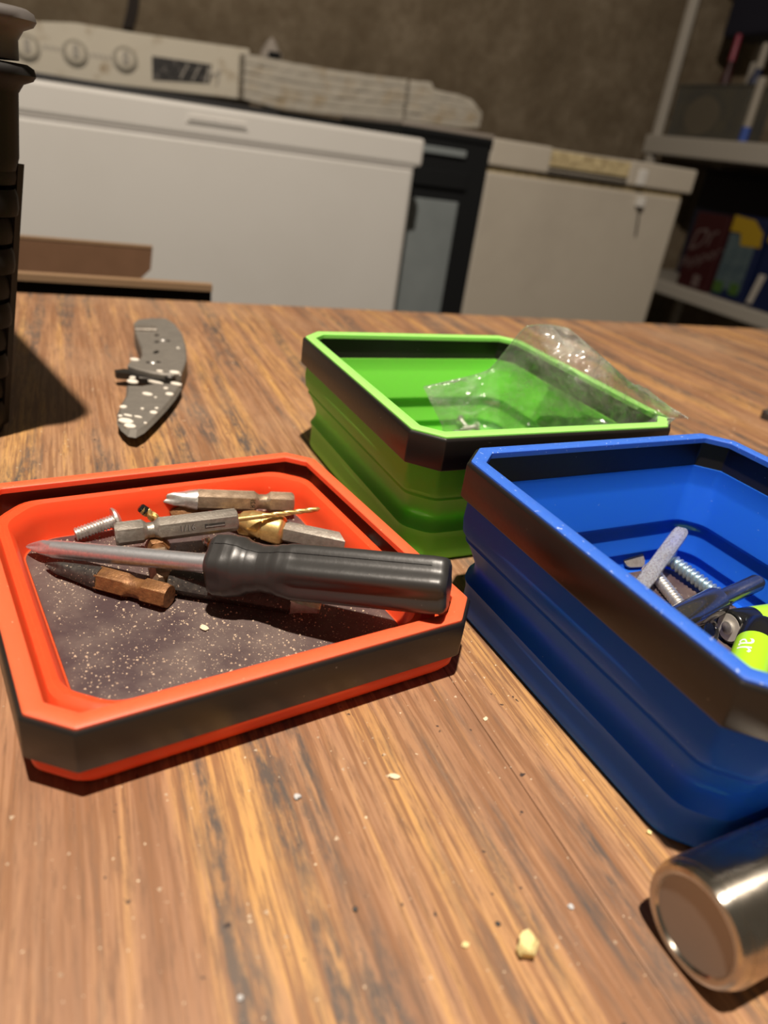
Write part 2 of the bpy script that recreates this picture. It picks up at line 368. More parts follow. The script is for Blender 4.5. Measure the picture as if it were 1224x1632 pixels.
def tray(cs, top, colr, label, collapsed=False):
    cen = (sum(c[0] for c in cs)/4, sum(c[1] for c in cs)/4)
    L = mk_loop(cs, cen, 8.3); t = thing('parts_tray', label, 'tray', (cen[0], cen[1], 0))
    bl = top-11.1                            # underside of the rigid band
    b = B(); b.rings([L(*q) for q in [(.5, top-.7, 1.2), (.1, top-1.1, 1.2), (0, top-1.6, 1.2), (0, bl+.5, 1.2), (.3, bl, 1.2), (3.2, bl, 1), (3.6, bl+.4, 1), (3.6, top-1, 1), (3.2, top-.7, 1)]], closed=True)
    b.build('rim_band', 'band', t, smooth=35)
    b = B(); b.rings([L(*q) for q in [(.95, top-.8, 1.5), (1.0, top-.25, 1.5), (1.5, top, 1.5), (4.5, top, 1.2), (4.9, top-.3, 1.2), (4.9, top-1.9, 1.2), (3.65, top-2.3, 1), (3.65, top-.9, 1)]], closed=True)
    b.build('rim_lip', colr+'_lip', t, smooth=40)
    b = B()
    if collapsed:
        fz = 3.2
        pr = [(13, fz, 9, 7), (12.2, fz+.4, 9, 7), (11.6, fz+2, 9, 7.5), (11.0, 9, 9, 8), (10.4, 12.2, 9, 8), (9.3, 14.0, 9, 8.5), (8.0, 14.6, 9, 8.5), (6.8, 14.1, 9, 8.5), (6.2, 12.8, 9, 8), (6.0, 9.5, 9, 7.5), (5.6, 8.6, 6, 6),
              (3.75, 8.4, 1, None), (3.7, 7.2, 1, None), (1.8, bl+.2, 2, None), (1.4, bl-1.4, 3, None), (1.6, 3.2, 5, None), (2.4, 1.6, 6, 8), (3.8, .5, 7, 8), (6, .05, 8, 8), (9, 0, 8, 8)]
    else:
        fz = 3.0
        pr = [(12, fz, 8, 6), (9.4, fz+.2, 8, 6), (8.7, 4.6, 8, 6), (8.1, 8.0, 8, 6), (9.2, 9.0, 8, 6), (8.9, 10.2, 8, 6), (6.6, 16.5, 8, 6), (6.6, 18.2, 7, 6), (8.2, 20.0, 7, 6), (7.8, 21.6, 7, 6), (4.6, 30.8, 6, None), (4.1, 32.2, 4, None), (3.8, bl+.3, 2, None), (3.0, bl+.8, 2, None),
              (2.2, bl+.2, 2, None), (1.9, 31, 3, None), (2.3, 27, 5, None), (3.3, 25.2, 6, 7), (3.15, 24.4, 6, 7), (3.9, 23.4, 6, 7), (5.7, 18.6, 7, 7), (6.2, 16.6, 8, 7), (6.0, 14.6, 8, 7), (5.2, 12.6, 8, 7), (4.65, 11.6, 8, 7), (4.95, 10.6, 8, 7), (5.2, 8.6, 8, 7), (4.9, 5, 9, 7.5), (4.9, 2, 9, 7.5), (5.6, .5, 9, 7.5), (7, .0, 9, 7.5), (12, 0, 9, 7)]
    b.rings([L(d, z, r, c) for d, z, r, c in pr]); b.build('bowl', colr, t, smooth=32)
    b = B(); b.rings([L(12.6 if collapsed else 12.5, fz+.02, 8, 7), L(12.7 if collapsed else 12.5, fz+.5, 8, 7), L(13.4, fz+.7, 8, 7)]); b.build('magnet_pad', 'pad', t)
    return t, cen
red, rc = tray(RED, 18.3, 'red', 'shallow collapsed orange-red silicone tray with black rim holding the screwdriver', True)
grn, gc = tray(GRN, 47.4, 'green', 'green silicone tray with black rim, expanded, holding the clear plastic bag')
blu, bc = tray(BLU, 48.8, 'blue', 'blue silicone tray with black rim, expanded, holding batteries and screws')

# ---------------------------------------------------------------- bits and tools in the red tray
def lin(a, b_, n): return [a+(b_-a)*i/(n-1) for i in range(n)]
def hexbar(b, x0, x1, r, ch=.5, n=36):
    xs = [x0, x0+ch, x1-ch, x1]
    b.loft(xs, lambda th, x, i: min(hexr(r, th), r*(.90 if i in (0, 3) else 1.0)), n)
def shank(b, x0, r=3.6, neck=2.5, hexlen=9, necklen=3.6, to=20, n=36):   # quick-change hex end from x0 growing to +x
    prof = [(x0, r*.84, 0), (x0+.7, r, 1), (x0+hexlen-.6, r, 1), (x0+hexlen, r*.86, .6), (x0+hexlen+.8, neck, 0), (x0+hexlen+necklen-.8, neck, 0), (x0+hexlen+necklen, r*.84, .4), (x0+hexlen+necklen+.8, r, 1), (x0+to-.5, r, 1), (x0+to, r*.84, 0)]
    b.loft([p[0] for p in prof], lambda th, x, i: (prof[i][2]*hexr(prof[i][1], th)+(1-prof[i][2])*prof[i][1]), n)
def phillips(b, x_tip, x_base, r, n=40, steps=12):   # tip at x_tip, full radius at x_base
    xs = lin(x_tip, x_base, steps); sg = x_base-x_tip
    def rf(th, x, i):
        u = (x-x_tip)/sg; env = r*(.10+.90*min(1, u*1.6)**.75)
        dep = .50*max(0, 1-max(0, u-.25)/.75)
        return env*(1-dep*(abs(sin(2*th))**1.8))
    b.loft(xs, rf, n)
def twist(b, x0, x1, r, pitch, n=20, point=1.5, dep=.42):
    xs = lin(x0, x1, max(16, int((x1-x0)/.45)))
    def rf(th, x, i):
        e = min(1, (x1-x)/point+.08)
        return r*e*(1-dep*max(0, cos(2*(th-2*pi*x/pitch)/1.0))**2)
    b.loft(xs, rf, n)
def threads(b, x0, x1, r, pitch, n=24, dep=.24, taper=0):
    xs = lin(x0, x1, int((x1-x0)/pitch*8)+2)
    def rf(th, x, i):
        q = ((x/pitch-th/(2*pi)) % 1.0); w = abs(2*q-1)
        e = 1 if not taper else min(1, .25+(x-x0)/taper)
        return r*e*(1-dep*(w**1.2))
    b.loft(xs, rf, n)
# screwdriver
P0 = px(42, 871, 6.6); P1 = px(716, 934, 26.0); LEN = (P1-P0).length
dirv = (P1-P0).normalized()
def pix_x(P): return (P-CAM).dot(RV)/(P-CAM).dot(fw)*F_PX+612
best = min((abs(pix_x(P0+dirv*t)-341), t) for t in [i*.2 for i in range(int(LEN*5))])[1]   # where the handle starts
sd = thing('screwdriver', 'black-handled screwdriver lying across the orange-red tray, tip at left', 'screwdriver', frame(P0, P1))
b = B(); phillips(b, 0, 9, 2.55); b.loft([9, 9.5, best, best+4], lambda th, x, i: 2.6, 32); b.build('shaft', 'shaft', sd)
HL = LEN-best
kp = [(0, 6.3), (.5, 7.9), (2, 8.7), (5, 8.8), (7.5, 8.2), (11, 6.7), (14, 6.1), (17, 6.4), (20, 7.3), (23, 7.9), (26, 8.0), (HL*.6, 8.0), (HL-4, 7.9), (HL-1.6, 7.7), (HL-.5, 7.1), (HL, 5.8)]
def hr(x):
    for (a, ra), (c, rc_) in zip(kp, kp[1:]):
        if a <= x <= c:
            u = (x-a)/(c-a); u = u*u*(3-2*u) if 5 < a < 22 else u; return ra+(rc_-ra)*u
    return kp[-1][1]
def hrf(th, x, i):
    g = 0
    if x > 17: g = min(1, (x-17)/7)
    elif x < 9: g = .55*(1-max(0, x-4)/5)
    v = .5+.5*cos(6*th)
    return hr(x)*(1.02-.17*g*v)
hx = sorted(set([k[0] for k in kp]+lin(0, HL, 60)))
b = B(); b.loft(hx, hrf, 72)
b.v = [v+Vector((best, 0, 0)) for v in b.v]
b.build('handle', 'grip', sd, smooth=50)
# moulding seam along the handle
b = B(); rs = []
for x in [q for q in lin(1.5, HL-4, 50)]:
    th = pi*.60; r = hrf(th, x, 0)+.03
    rs.append([(best+x, (r+dr)*cos(th+da), (r+dr)*sin(th+da)) for da, dr in ((-.016, -.2), (-.010, .06), (.010, .06), (.016, -.2))])
b.rings(rs); b.build('moulding_seam', 'black', sd)

# long phillips bit at the back
p0 = px(246, 794, 10.5); p1 = px(467, 801, 9.0); L_ = (p1-p0).length
t = thing('screwdriver_bit', 'long brown-grey cross-point bit lying highest against the far wall of the orange-red tray', 'bit', frame(p0, p1, rad(18)))
b = B(); phillips(b, 0, 9.5, 2.7); b.loft([9.5, 10.5, 13, 13.5], lambda th, x, i: [2.7, 3.0, 3.4, 3.4][i], 36); b.build('tip', 'bright', t, label='bright worn cross-point tip')
b = B(); shank(b, -L_, 3.6, 2.5, 8.5, 4, L_-13, 36)
b.v = [Vector((-v.x, v.y, v.z)) for v in b.v]; b.build('hex_shank', 'bronze', t)
rr = 3.6*cos(pi/6)+.03
def mark(on, s, size, xc, ang, wc, name='engraving', rot=0, sx=1, r_=rr, mt='black', flip=1):
    # flat text on the hex face whose outward direction is ang (in local YZ)
    nn = Vector((0, cos(ang), sin(ang))); tt = Vector((0, -sin(ang), cos(ang)))
    def xf(x, y):
        X, Y = (x*cos(rot)-y*sin(rot), x*sin(rot)+y*cos(rot)); return Vector((xc, 0, 0))+Vector((1, 0, 0))*X*flip*sx+tt*Y*flip+tt*wc+nn*r_
    return text_mesh(s, size, xf, name, mt, on)
def face_ang(mm, want):                       # hex face (30+60k deg) whose normal best points along `want`
    bestk = max(range(6), key=lambda k: (mm.to_3x3() @ Vector((0, cos(rad(30+60*k)), sin(rad(30+60*k))))).dot(want)); return rad(30+60*bestk)
tocam = (CAM-p0).normalized(); mm = frame(p0, p1, rad(18))
mark(t, 'R2I', 2.2, L_*.69, face_ang(mm, tocam+Vector((0, -.3, -.3))), 0, rot=-pi/2)
# 1/16 drill on a hex shank
p0 = px(183, 852, 11.5); p1 = px(511, 811, 14.5); L_ = (p1-p0).length
mm = frame(p0, p1, rad(14)); t = thing('hex_shank_drill_bit', 'grey hex-shank drill with slim gold tip, marked 1/16, above the screwdriver shaft', 'drill bit', mm)
bodyL = L_*.565
b = B(); shank(b, 0, 3.6, 2.4, 8.2, 3.4, bodyL, 36); b.build('hex_shank', 'steel', t)
b = B(); b.loft([bodyL-.5, bodyL+8], lambda th, x, i: .82, 16); twist(b, bodyL+8, L_, .85, 7.5, 16, 1.2, .35); b.build('twist_drill', 'gold', t, label='slim gold twist drill')
tocam = (CAM-p0).normalized(); fa = face_ang(mm, tocam)
nw = mm.to_3x3() @ Vector((0, -sin(fa), cos(fa))); fl = 1 if nw.z > 0 else -1
def mark2(on, s, size, xc, r_, mt):
    nn = Vector((0, cos(fa), sin(fa))); tt = Vector((0, -sin(fa), cos(fa)))*fl
    return text_mesh(s, size, lambda x, y: Vector((xc, 0, 0))+Vector((1, 0, 0))*x+tt*y+nn*r_, 'engraving', mt, on)
mark2(t, '1/16', 2.7, bodyL*.565, rr, 'darkbit'); mark2(t, '1/16', 2.7, bodyL*.565+.22, rr+.012, 'bright')
nn = Vector((0, cos(fa), sin(fa))); tt = Vector((0, -sin(fa), cos(fa)))*fl
b = B(); q = [Vector((bodyL*.71+u, 0, 0))+tt*v+nn*(rr-.0) for u, v in ((0, -.55), (6.0, -.55), (6.0, .55), (0, .55))]
b.rings([[x+nn*.0 for x in q], [x+nn*.10 for x in q]]); b.build('slot', 'darkbit', t, label='dark engraved slot')
b = B(); q = [Vector((bodyL*.71+u, 0, 0))+tt*v+nn*rr for u, v in ((.3, -.50), (5.9, -.50), (5.9, -.15), (.3, -.15))]
b.rings([[x+nn*.1 for x in q], [x+nn*.14 for x in q]]); b.build('slot_edge', 'bright', t, label='bright edge of the slot')
# gold countersink
p0 = px(352, 826, 7.5); p1 = px(640, 886, 7.3); L_ = (p1-p0).length
t = thing('countersink', 'gold countersink cutter with silver hex shank running under the screwdriver handle', 'drill bit', frame(p0, p1, .3))
b = B()
cp = [(0, .8), (1.5, 1.6), (6, 2.7), (7, 3.8), (10, 4.7), (14, 4.8), (14.2, 4.62), (14.6, 4.62), (14.8, 4.8), (20, 4.8), (20.6, 4.5), (21.6, 3.2)]
def crf(th, x, i):
    r = next((ra+(rb-ra)*(x-a)/(c-a) for (a, ra), (c, rb) in zip(cp, cp[1:]) if a <= x <= c), 3.2)
    g = max(0, cos(th-x*.10-2.4))**14 if x < 20.5 else 0
    return r*(1-.38*g)
b.loft(sorted(set([c[0] for c in cp]+lin(0, 21.6, 40))), crf, 48); b.build('cutter', 'gold', t, smooth=40)
b = B(); hexbar(b, 21.4, L_-9, 3.6); b.build('hex_shank', 'steel', t); b = B(); b.loft([L_-9, L_-6], lambda th, x, i: 2.4, 24); hexbar(b, L_-6, L_, 3.6); b.build('shank_end', 'steel', t)
# rusty bit under the shaft at left
p0 = px(72, 899, 6.0); p1 = px(270, 951, 7.3); L_ = (p1-p0).length
t = thing('screwdriver_bit', 'rusty orange-brown hex bit in front of the screwdriver shaft', 'bit', frame(p0, p1, .25))
b = B(); phillips(b, 0, 8, 2.2); b.loft([8, 10, 16, 18], lambda th, x, i: [2.2, 2.4, 3.1, 3.5][i], 36); b.build('tip', 'darkbit', t)
b = B(); shank(b, -L_, 3.6, 2.7, 7.5, 4.2, L_-17, 36); b.v = [Vector((-v.x, v.y, v.z)) for v in b.v]; b.build('hex_shank', 'rust', t)
# rusty bit passing below the shaft
p0 = px(250, 866, 6.9); p1 = px(263, 930, 6.9)
t = thing('screwdriver_bit', 'short dull brown bit crossing beneath the middle of the screwdriver shaft', 'bit', frame(p0, p1, .1))
L_ = (p1-p0).length
b = B(); b.loft([-1, 0, 3, 4.2], lambda th, x, i: hexr([2.6, 3.5, 3.6, 3.0][i], th), 36); b.loft([4.2, 7], lambda th, x, i: 2.5, 30); b.build('shank_end', 'rust', t)
b = B(); b.loft([7, 7.6, L_-.8, L_], lambda th, x, i: hexr([3.0, 3.55, 3.55, 2.6][i], th), 36); b.build('hex_shank', 'bronze', t)
# long dark bit under the handle
p0 = px(272, 926, 7.2); p1 = px(511, 968, 6.4); L_ = (p1-p0).length
t = thing('screwdriver_bit', 'long blackened hex bit under the screwdriver handle, silver end poking out below it', 'bit', frame(p0, p1, 0))
b = B(); hexbar(b, 0, L_-8, 3.6); b.build('hex_shank', 'darkbit', t)
b = B(); b.rings([[(x, y*hw, z*hz) for y, z in ((-1, -1), (1, -1), (1, 1), (-1, 1))] for x, hw, hz in ((L_-8.2, 2.5, 2.3), (L_-6, 2.3, 1.5), (L_-.6, 2.1, .7), (L_, 1.7, .4))]); b.build('flat_tip', 'bright', t, label='bright flat blade end', smooth=20)
# small gold drill tip under the handle front
p0 = px(322, 858, 5.6); p1 = px(372, 890, 5.2)
t = thing('twist_drill', 'tiny gold drill end just behind the screwdriver collar', 'drill bit', frame(p1, p0)); L_ = (p1-p0).length
b = B(); b.loft([0, L_-4], lambda th, x, i: 1.5, 20); b.build('drill_shank', 'gold', t); b = B(); twist(b, L_-4.1, L_, 1.5, 6, 20, 2.2); b.build('drill_point', 'bright', t)
# burnt looking drill leaning at back left
p0 = px(268, 842, 6.5); p1 = px(223, 808, 13.5)
t = thing('twist_drill', 'blackened twist drill with gold flutes leaning on the tray wall beside the machine screw', 'drill bit', frame(p0, p1)); L_ = (p1-p0).length
b = B(); twist(b, 3.0, L_, 1.5, 5.5, 22, 1.0, .5); b.build('flutes', 'gold', t, smooth=25)
b = B(); b.loft([0, 3.2, 4.0], lambda th, x, i: [1.8, 1.8, 1.4][i], 20); b.loft([L_-2.2, L_-.3, L_+.1], lambda th, x, i: [1.55, 1.4, .9][i], 14); b.build('burnt_end', 'black', t)
# machine screw
p0 = px(120, 852, 6.3); p1 = px(184, 829, 8.6); L_ = (p1-p0).length
t = thing('machine_screw', 'silver machine screw with domed head at the back left of the orange-red tray', 'screw', frame(p0, p1))
b = B(); threads(b, 0, L_-.3, 2.1, .95, 28, .22); b.build('thread', 'bright', t, smooth=60)
b = B(); b.loft([L_-.4, L_-.3, L_+.3, L_+1.0, L_+1.5, L_+1.6], lambda th, x, i: [2, 3.9, 4.0, 3.2, 1.6, .3][i], 36); b.build('head', 'bright', t)
# wood chip behind
def chunk(name, label, cat, p, r, mt, sq=(1, 1, .6), seed=0, group=None, parent=None, nsub=10):
    b = B(); rs = []; rn = random.Random(seed)
    off = Vector((rn.random()*9, rn.random()*9, rn.random()*9)); H = r*sq[2]
    for i in range(1, 7):
        ph = pi*i/7
        rs.append([Vector((sin(ph)*cos(2*pi*k/nsub)*sq[0], sin(ph)*sin(2*pi*k/nsub)*sq[1], -cos(ph)*sq[2]))*(r*(1+.45*noise.noise(off+Vector((sin(ph)*cos(2*pi*k/nsub), sin(ph)*sin(2*pi*k/nsub), cos(ph)))*1.4))) for k in range(nsub)])
    b.rings(rs); zmin = min(v.z for v in b.v)
    b.v = [v-Vector((0, 0, zmin)) for v in b.v]
    o = b.build(name, mt, None, smooth=25); o.location = Vector(p)*S; o.rotation_euler[2] = rn.random()*6
    return tag(o, label, cat, group)
chunk('wood_chip', 'reddish brown wood chip behind the hex-shank drill in the orange-red tray', 'chip', px(300, 822, 3.9), 3.2, 'rust', (2.2, .9, .6), 3)
chunk('wood_chip', 'small tan wood crumb on the dark pad beside the rusty bit end', 'chip', px(281, 948, 3.9), 1.0, 'chip', (1, .8, .8), 4)
chunk('wood_chip', 'pale yellow chip alone on the dark pad of the orange-red tray', 'chip', px(325, 1002, 3.9), 1.1, 'chip', (1.3, .8, .4), 5)

# ---------------------------------------------------------------- dust (nobody could count it)
def dust(name, pts, mt, rng, lo, hi, label, parent=None, cat=None):
    b = B(); rn = random.Random(rng)
    for p in pts:
        r = lo+(hi-lo)*rn.random()**3; a = rn.random()*6.3
        c = [Vector((cos(a+k*2.09)*r*(.7+.6*rn.random()), sin(a+k*2.09)*r*(.7+.6*rn.random()), 0)) for k in range(3)]
        b.add([p+q for q in c]+[p+Vector((0, 0, r*(.5+.8*rn.random())))], [(0, 2, 1), (0, 1, 3), (1, 2, 3), (2, 0, 3)])
    o = b.build(name, mt, parent, smooth=0); o['kind'] = 'stuff'; o['label'] = label
    if cat: o['category'] = cat
    return o
def inquad(cs, ins, n, rn):
    c = Vector((sum(q[0] for q in cs)/4, sum(q[1] for q in cs)/4)); out = []
    for _ in range(n):
        u, v = rn.random(), rn.random()
        p = (Vector(cs[0])*(1-u)+Vector(cs[1])*u)*(1-v)+(Vector(cs[3])*(1-u)+Vector(cs[2])*u)*v
        out.append(c+(p-c)*(1-ins/54))
    return out
rn = random.Random(11)
pts = []
for p in inquad(RED, 14.5, 5200, rn):
    if noise.noise(Vector((p.x*.05, p.y*.05, 3)))+rn.random()*.9 > .30: pts.append(Vector((p.x, p.y, 3.9)))
dust('sawdust', pts, 'dust', 1, .08, .42, 'pale sawdust grains scattered over the dark pad of the orange-red tray', cat='sawdust')
pts = []
for _ in range(4600):
    p = TR @ Vector((rn.uniform(-330, 420), rn.uniform(20, 500)*rn.random(), 0))
    pts.append(Vector((p.x, p.y, .02)))
def intray(p):
    for cs in (RED, GRN, BLU):
        ins = all((Vector(cs[(i+1) % 4])-Vector(cs[i])).cross(Vector((p.x, p.y))-Vector(cs[i])) > 0 for i in range(4))
        if ins: return True
    return False
pts = [p for p in pts if not intray(p)]
dust('table_sawdust', pts, 'dust', 2, .12, .55, 'pale sawdust specks scattered over the table top', cat='sawdust')
for nm, lb, xy, r, mt, sq, sd_ in [
    ('crumb', 'largest yellow crumb on the table at lower right, near the metal cylinder', (837, 1516), 2.7, 'crumb', (1, .9, .85), 1),
    ('crumb', 'small flat yellow crumb just left of the largest crumb', (742, 1507), 1.3, 'crumb', (1, .7, .4), 2),
    ('wood_chip', 'pale rectangular wood chip on the table below the middle of the orange-red tray', (628, 1239), 1.5, 'chip', (.9, 1.6, .35), 6),
    ('lint', 'grey-white fleck of lint on the table in front of the orange-red tray', (474, 1272), 1.45, 'lint', (1, .8, .6), 7),
    ('wood_chip', 'tiny green-yellow chip on the table between the orange-red and blue trays', (774, 1146), 1.1, 'chip', (1.4, .8, .3), 8),
    ('wood_chip', 'small chip near the lower corner of the blue tray', (1034, 1328), 1.1, 'crumb', (1, 1, .5), 9),
    ('grit', 'round black grit on the bare wood in front of the trays', (566, 1450), .9, 'darkbit', (1, 1, .5), 10),
    ('grit', 'dark grit fleck on the wood between the black grit and the large crumb', (793, 1473), .8, 'darkbit', (1.2, 1, .5), 11),
    ('lint', 'white blurry lint speck at the lower left of the table', (383, 1592), .9, 'lint', (1, 1, .6), 12),
    ('lint', 'white lint speck on the wood right of the large crumb', (909, 1446), .9, 'lint', (1.2, 1, .6), 13)]:
    chunk(nm, lb, 'debris', px(*xy, .02), r*(.80 if r > 2 else .55), mt, sq, sd_)

# ---------------------------------------------------------------- blue tray contents
# frosted strip
p0 = px(1004, 956, 5.4); p1 = px(1087, 843, 19); mm = frame(p0, p1, rad(-12)); L_ = (p1-p0).length
t = thing('plastic_channel', 'frosted clear plastic strip standing tilted in the blue tray', 'plastic strip', mm)
sec = [(-2.7, -.2), (-2.4, -1.6), (-1.9, -1.6), (-1.7, .1), (1.7, .1), (1.9, -1.6), (2.4, -1.6), (2.7, -.2), (1.9, .9), (-1.9, .9)]
b = B(); b.rings([[(x, y*k, z*k) for y, z in sec] for x, k in ((0, 1), (L_-3, 1), (L_-1.0, .92), (L_, .72))]); b.build('channel', 'frost', t, smooth=25)
# bracket plate
p = px(1012, 905, 3.8); mm = Matrix.Translation(p) @ Matrix.Rotation(rad(20), 4, 'Z') @ Matrix.Rotation(rad(38), 4, 'X')
t = thing('bracket_plate', 'small grey metal plate with a screw hole, left of the frosted strip', 'plate', mm)
K = 24; outer = []; inner = []
for k in range(K):
    a = 2*pi*k/K; cx_, sy_ = cos(a), sin(a); q = max(abs(cx_), abs(sy_)); rr_ = min(1/q, 1.22)
    outer.append((4.2*cx_*rr_, 5.2*sy_*rr_+5.2)); inner.append((1.1*cx_-.6, 1.1*sy_+6.0))
b = B(); b.rings([[(x, y, 0) for x, y in outer], [(x, y, .8) for x, y in outer], [(x, y, .8) for x, y in inner], [(x, y, 0) for x, y in inner]], closed=True)
b.build('plate', 'steel', t, smooth=20)
def wood_screw(name, label, a, c, r, mt, pitch):
    L_ = (c-a).length; t = thing(name, label, 'screw', frame(a, c))
    b = B(); threads(b, 2.5, L_-2, r, pitch, 28, .34, 3); b.loft([-2, 0, 2.6], lambda th, x, i: [.15, r*.35, r*.72][i], 20); b.build('thread', mt, t, smooth=60)
    b = B(); b.loft([L_-2, L_-1.5, L_, L_+.6], lambda th, x, i: [r*.72, r, r*1.75, r*1.7][i], 28); b.build('head', mt, t); return t
def wood_screw2(name, label, a, c, r, mt, pitch):      # flat end towards a (head at a)
    return wood_screw(name, label, c, a, r, mt, pitch)
wood_screw2('wood_screw', 'bluish zinc coarse screw beside the chrome peg in the blue tray', px(1064, 888, 8.0), px(1160, 960, 6.4), 2.55, 'bluezinc', 1.75)
wood_screw2('wood_screw', 'silver coarse screw closest to the near rim of the blue tray', px(1040, 910, 6.0), px(1100, 985, 5.6), 2.2, 'bright', 1.5)
# chrome peg
p0 = px(1078, 990, 13.5); pm = px(1142, 958, 13.5); p1 = px(1210, 927, 16.5)
L1 = (pm-p0).length; t = thing('chrome_peg', 'dusty chrome peg with thick barrel and thinner domed end in the blue tray', 'hardware', frame(p0, pm))
b = B(); b.loft([-5, -4, 0, L1-1.5, L1-.4, L1], lambda th, x, i: [2, 3.6, 4.2, 4.4, 4.3, 3.6][i], 36); b.build('barrel', 'chrome', t)
q = frame(p0, pm).inverted() @ p1; b = B(); L2 = q.length
b.loft([L1-2, L1, q.x-1.6, q.x-.5, q.x], lambda th, x, i: [2.7, 2.7, 2.7, 2.2, .8][i], 32, cy=lambda x: (q.y*max(0, x-L1)/(q.x-L1), q.z*max(0, x-L1)/(q.x-L1))); b.build('pin', 'chrome', t)
# chrome ring
p = px(1131, 1008, 8); mm = Matrix.Translation(p) @ Matrix.Rotation(rad(35), 4, 'Z') @ Matrix.Rotation(rad(60), 4, 'X')
b = B(); b.rings([[((3.4+.6*cos(2*pi*j/10))*cos(2*pi*i/32), (3.4+.6*cos(2*pi*j/10))*sin(2*pi*i/32), .6*sin(2*pi*j/10)) for j in range(10)] for i in range(32)], closed=True)
o = b.build('chrome_ring', 'chrome', None); m2 = mm.copy(); m2.translation = m2.translation*S; o.matrix_world = m2
tag(o, 'thin chrome ring between the peg and the black battery end', 'ring')
def battery(label, a, c, group=None, text=None, tth=0):
    t = thing('battery', label, 'battery', frame(a, c), 'small green batteries in the blue tray'); r = 5.25
    b = B(); b.loft([0.3, 0, .1, .5, 1.0, 9.0, 9.05], lambda th, x, i: [3.7, 4.2, 4.7, 5.1, r, r, r-.02][i], 40); b.build('black_sleeve', 'black', t)
    b = B(); b.loft([-.05, .12], lambda th, x, i: 4.15, 36); b.build('insulator_disc', 'term', t)
    b = B(); b.loft([-1.0, -.8, 0.05], lambda th, x, i: [1.5, 1.9, 1.9][i], 28); b.build('terminal', 'bright', t)
    b = B(); b.loft([9.0, 9.02, 43.5, 44, 44.3], lambda th, x, i: [r-.02, r+.02, r+.02, 5.0, 4.2][i], 40); b.build('wrapper', 'lime', t)
    if text:
        def xf(x, y):
            th = tth-y/r; return Vector((9+text[1]+x, (r+.06)*cos(th), (r+.06)*sin(th)))
        text_mesh(text[0], text[2], xf, 'lettering', 'white', t, fine=True, label='white letters ar')
    return t
a = px(1161, 1000, 8.9); c = px(1216, 992, 9.2); battery('green battery with its black positive end facing left in the blue tray', a, a+(c-a).normalized()*44)
a = px(1214, 1004, 15.5); c = px(1192, 1066, 13.5); ax = (c-a).normalized()
battery('bright green battery printed ar, nearest the near rim of the blue tray', a, a+ax*44, text=('ar', 7.0, 8.2), tth=rad(116))
b = B()
# ---------------------------------------------------------------- green tray contents: bag and screws
rows = [[(706, 700, 9), (760, 704, 9), (850, 702, 10), (940, 694, 14), (1010, 690, 26), (1066, 676, 43)],
        [(703, 676, 17), (768, 672, 18), (862, 655, 24), (950, 655, 34), (1025, 660, 42), (1076, 668, 46.8)],
        [(688, 645, 26), (772, 632, 30), (852, 585, 46), (940, 606, 50), (1030, 638, 51), (1088, 667, 48.6)],
        [(675, 617, 33), (777, 591, 41), (838, 521, 64), (905, 524, 63), (1008, 612, 56), (1097, 667, 49.2)]]
def inside(p, m):
    n = 4
    for i in range(n):
        a, c = Vector(GRN[i]), Vector(GRN[(i+1) % n]); e = (c-a).normalized()
        if e.cross(Vector((p.x, p.y))-a) < m: return False
    return True
def pin(x, y, z):
    while z < 47.6 and not inside(px(x, y, z), 5.5+min(3.5, max(0, (36-z)*.25))): z += .5
    return px(x, y, z)
G = [[pin(*q) for q in r] for r in rows]
def cr(p, t):
    n = len(p)-1; i = min(int(t*n), n-1); u = t*n-i
    a, b_, c, d = p[max(i-1, 0)], p[i], p[i+1], p[min(i+2, n)]
    u2 = u*.9+.1*u*u*(3-2*u)
    lin_ = b_.lerp(c, u)
    cu = .5*((2*b_)+(c-a)*u+(2*a-5*b_+4*c-d)*u*u+(3*b_-a-3*c+d)*u**3)
    return lin_*.55+cu*.45
NU, NV = 72, 44
def bagpt(u, v, layer):
    p = cr([cr(r, u) for r in G], v)
    e = min(1, min(u, 1-u, v, 1-v)*9)
    nz = noise.noise(p*.10+Vector((layer*7, 0, 0)))*2.4; rg = (1-abs(noise.noise(p*.15+Vector((3, layer*5, 1))))*3.2)
    n3 = noise.noise(p*.45+Vector((9, layer*2, 1)))*.5
    off = (nz+rg*1.3+n3)*e
    tc = (CAM-p).normalized()*.8+Vector((0, 0, .6))
    return p+tc*(off+(1.6 if layer else -1.6)*e)
t = thing('plastic_bag', 'crumpled clear plastic bag spilling over the right side of the green tray', 'bag', px(850, 690, 9))
org = px(850, 690, 9)
for lay, nm in ((0, 'back_film'), (1, 'front_film')):
    b = B(); vs = [bagpt(i/NU, j/NV, lay)-org for j in range(NV+1) for i in range(NU+1)]
    fs = [(j*(NU+1)+i, j*(NU+1)+i+1, (j+1)*(NU+1)+i+1, (j+1)*(NU+1)+i) for j in range(NV) for i in range(NU)]
    b.add(vs, fs); b.build(nm, 'film', t, smooth=60)
b = B()
rs = []
for i in range(NU+1):
    p = bagpt(i/NU, 1, 1)-org; rs.append([p+Vector((0, q*.35*cos(k), .45*sin(k))) for k, q in ((0, 1), (2.1, 1), (4.2, 1))])
b.rings(rs); b.build('heat_seal', 'film', t)
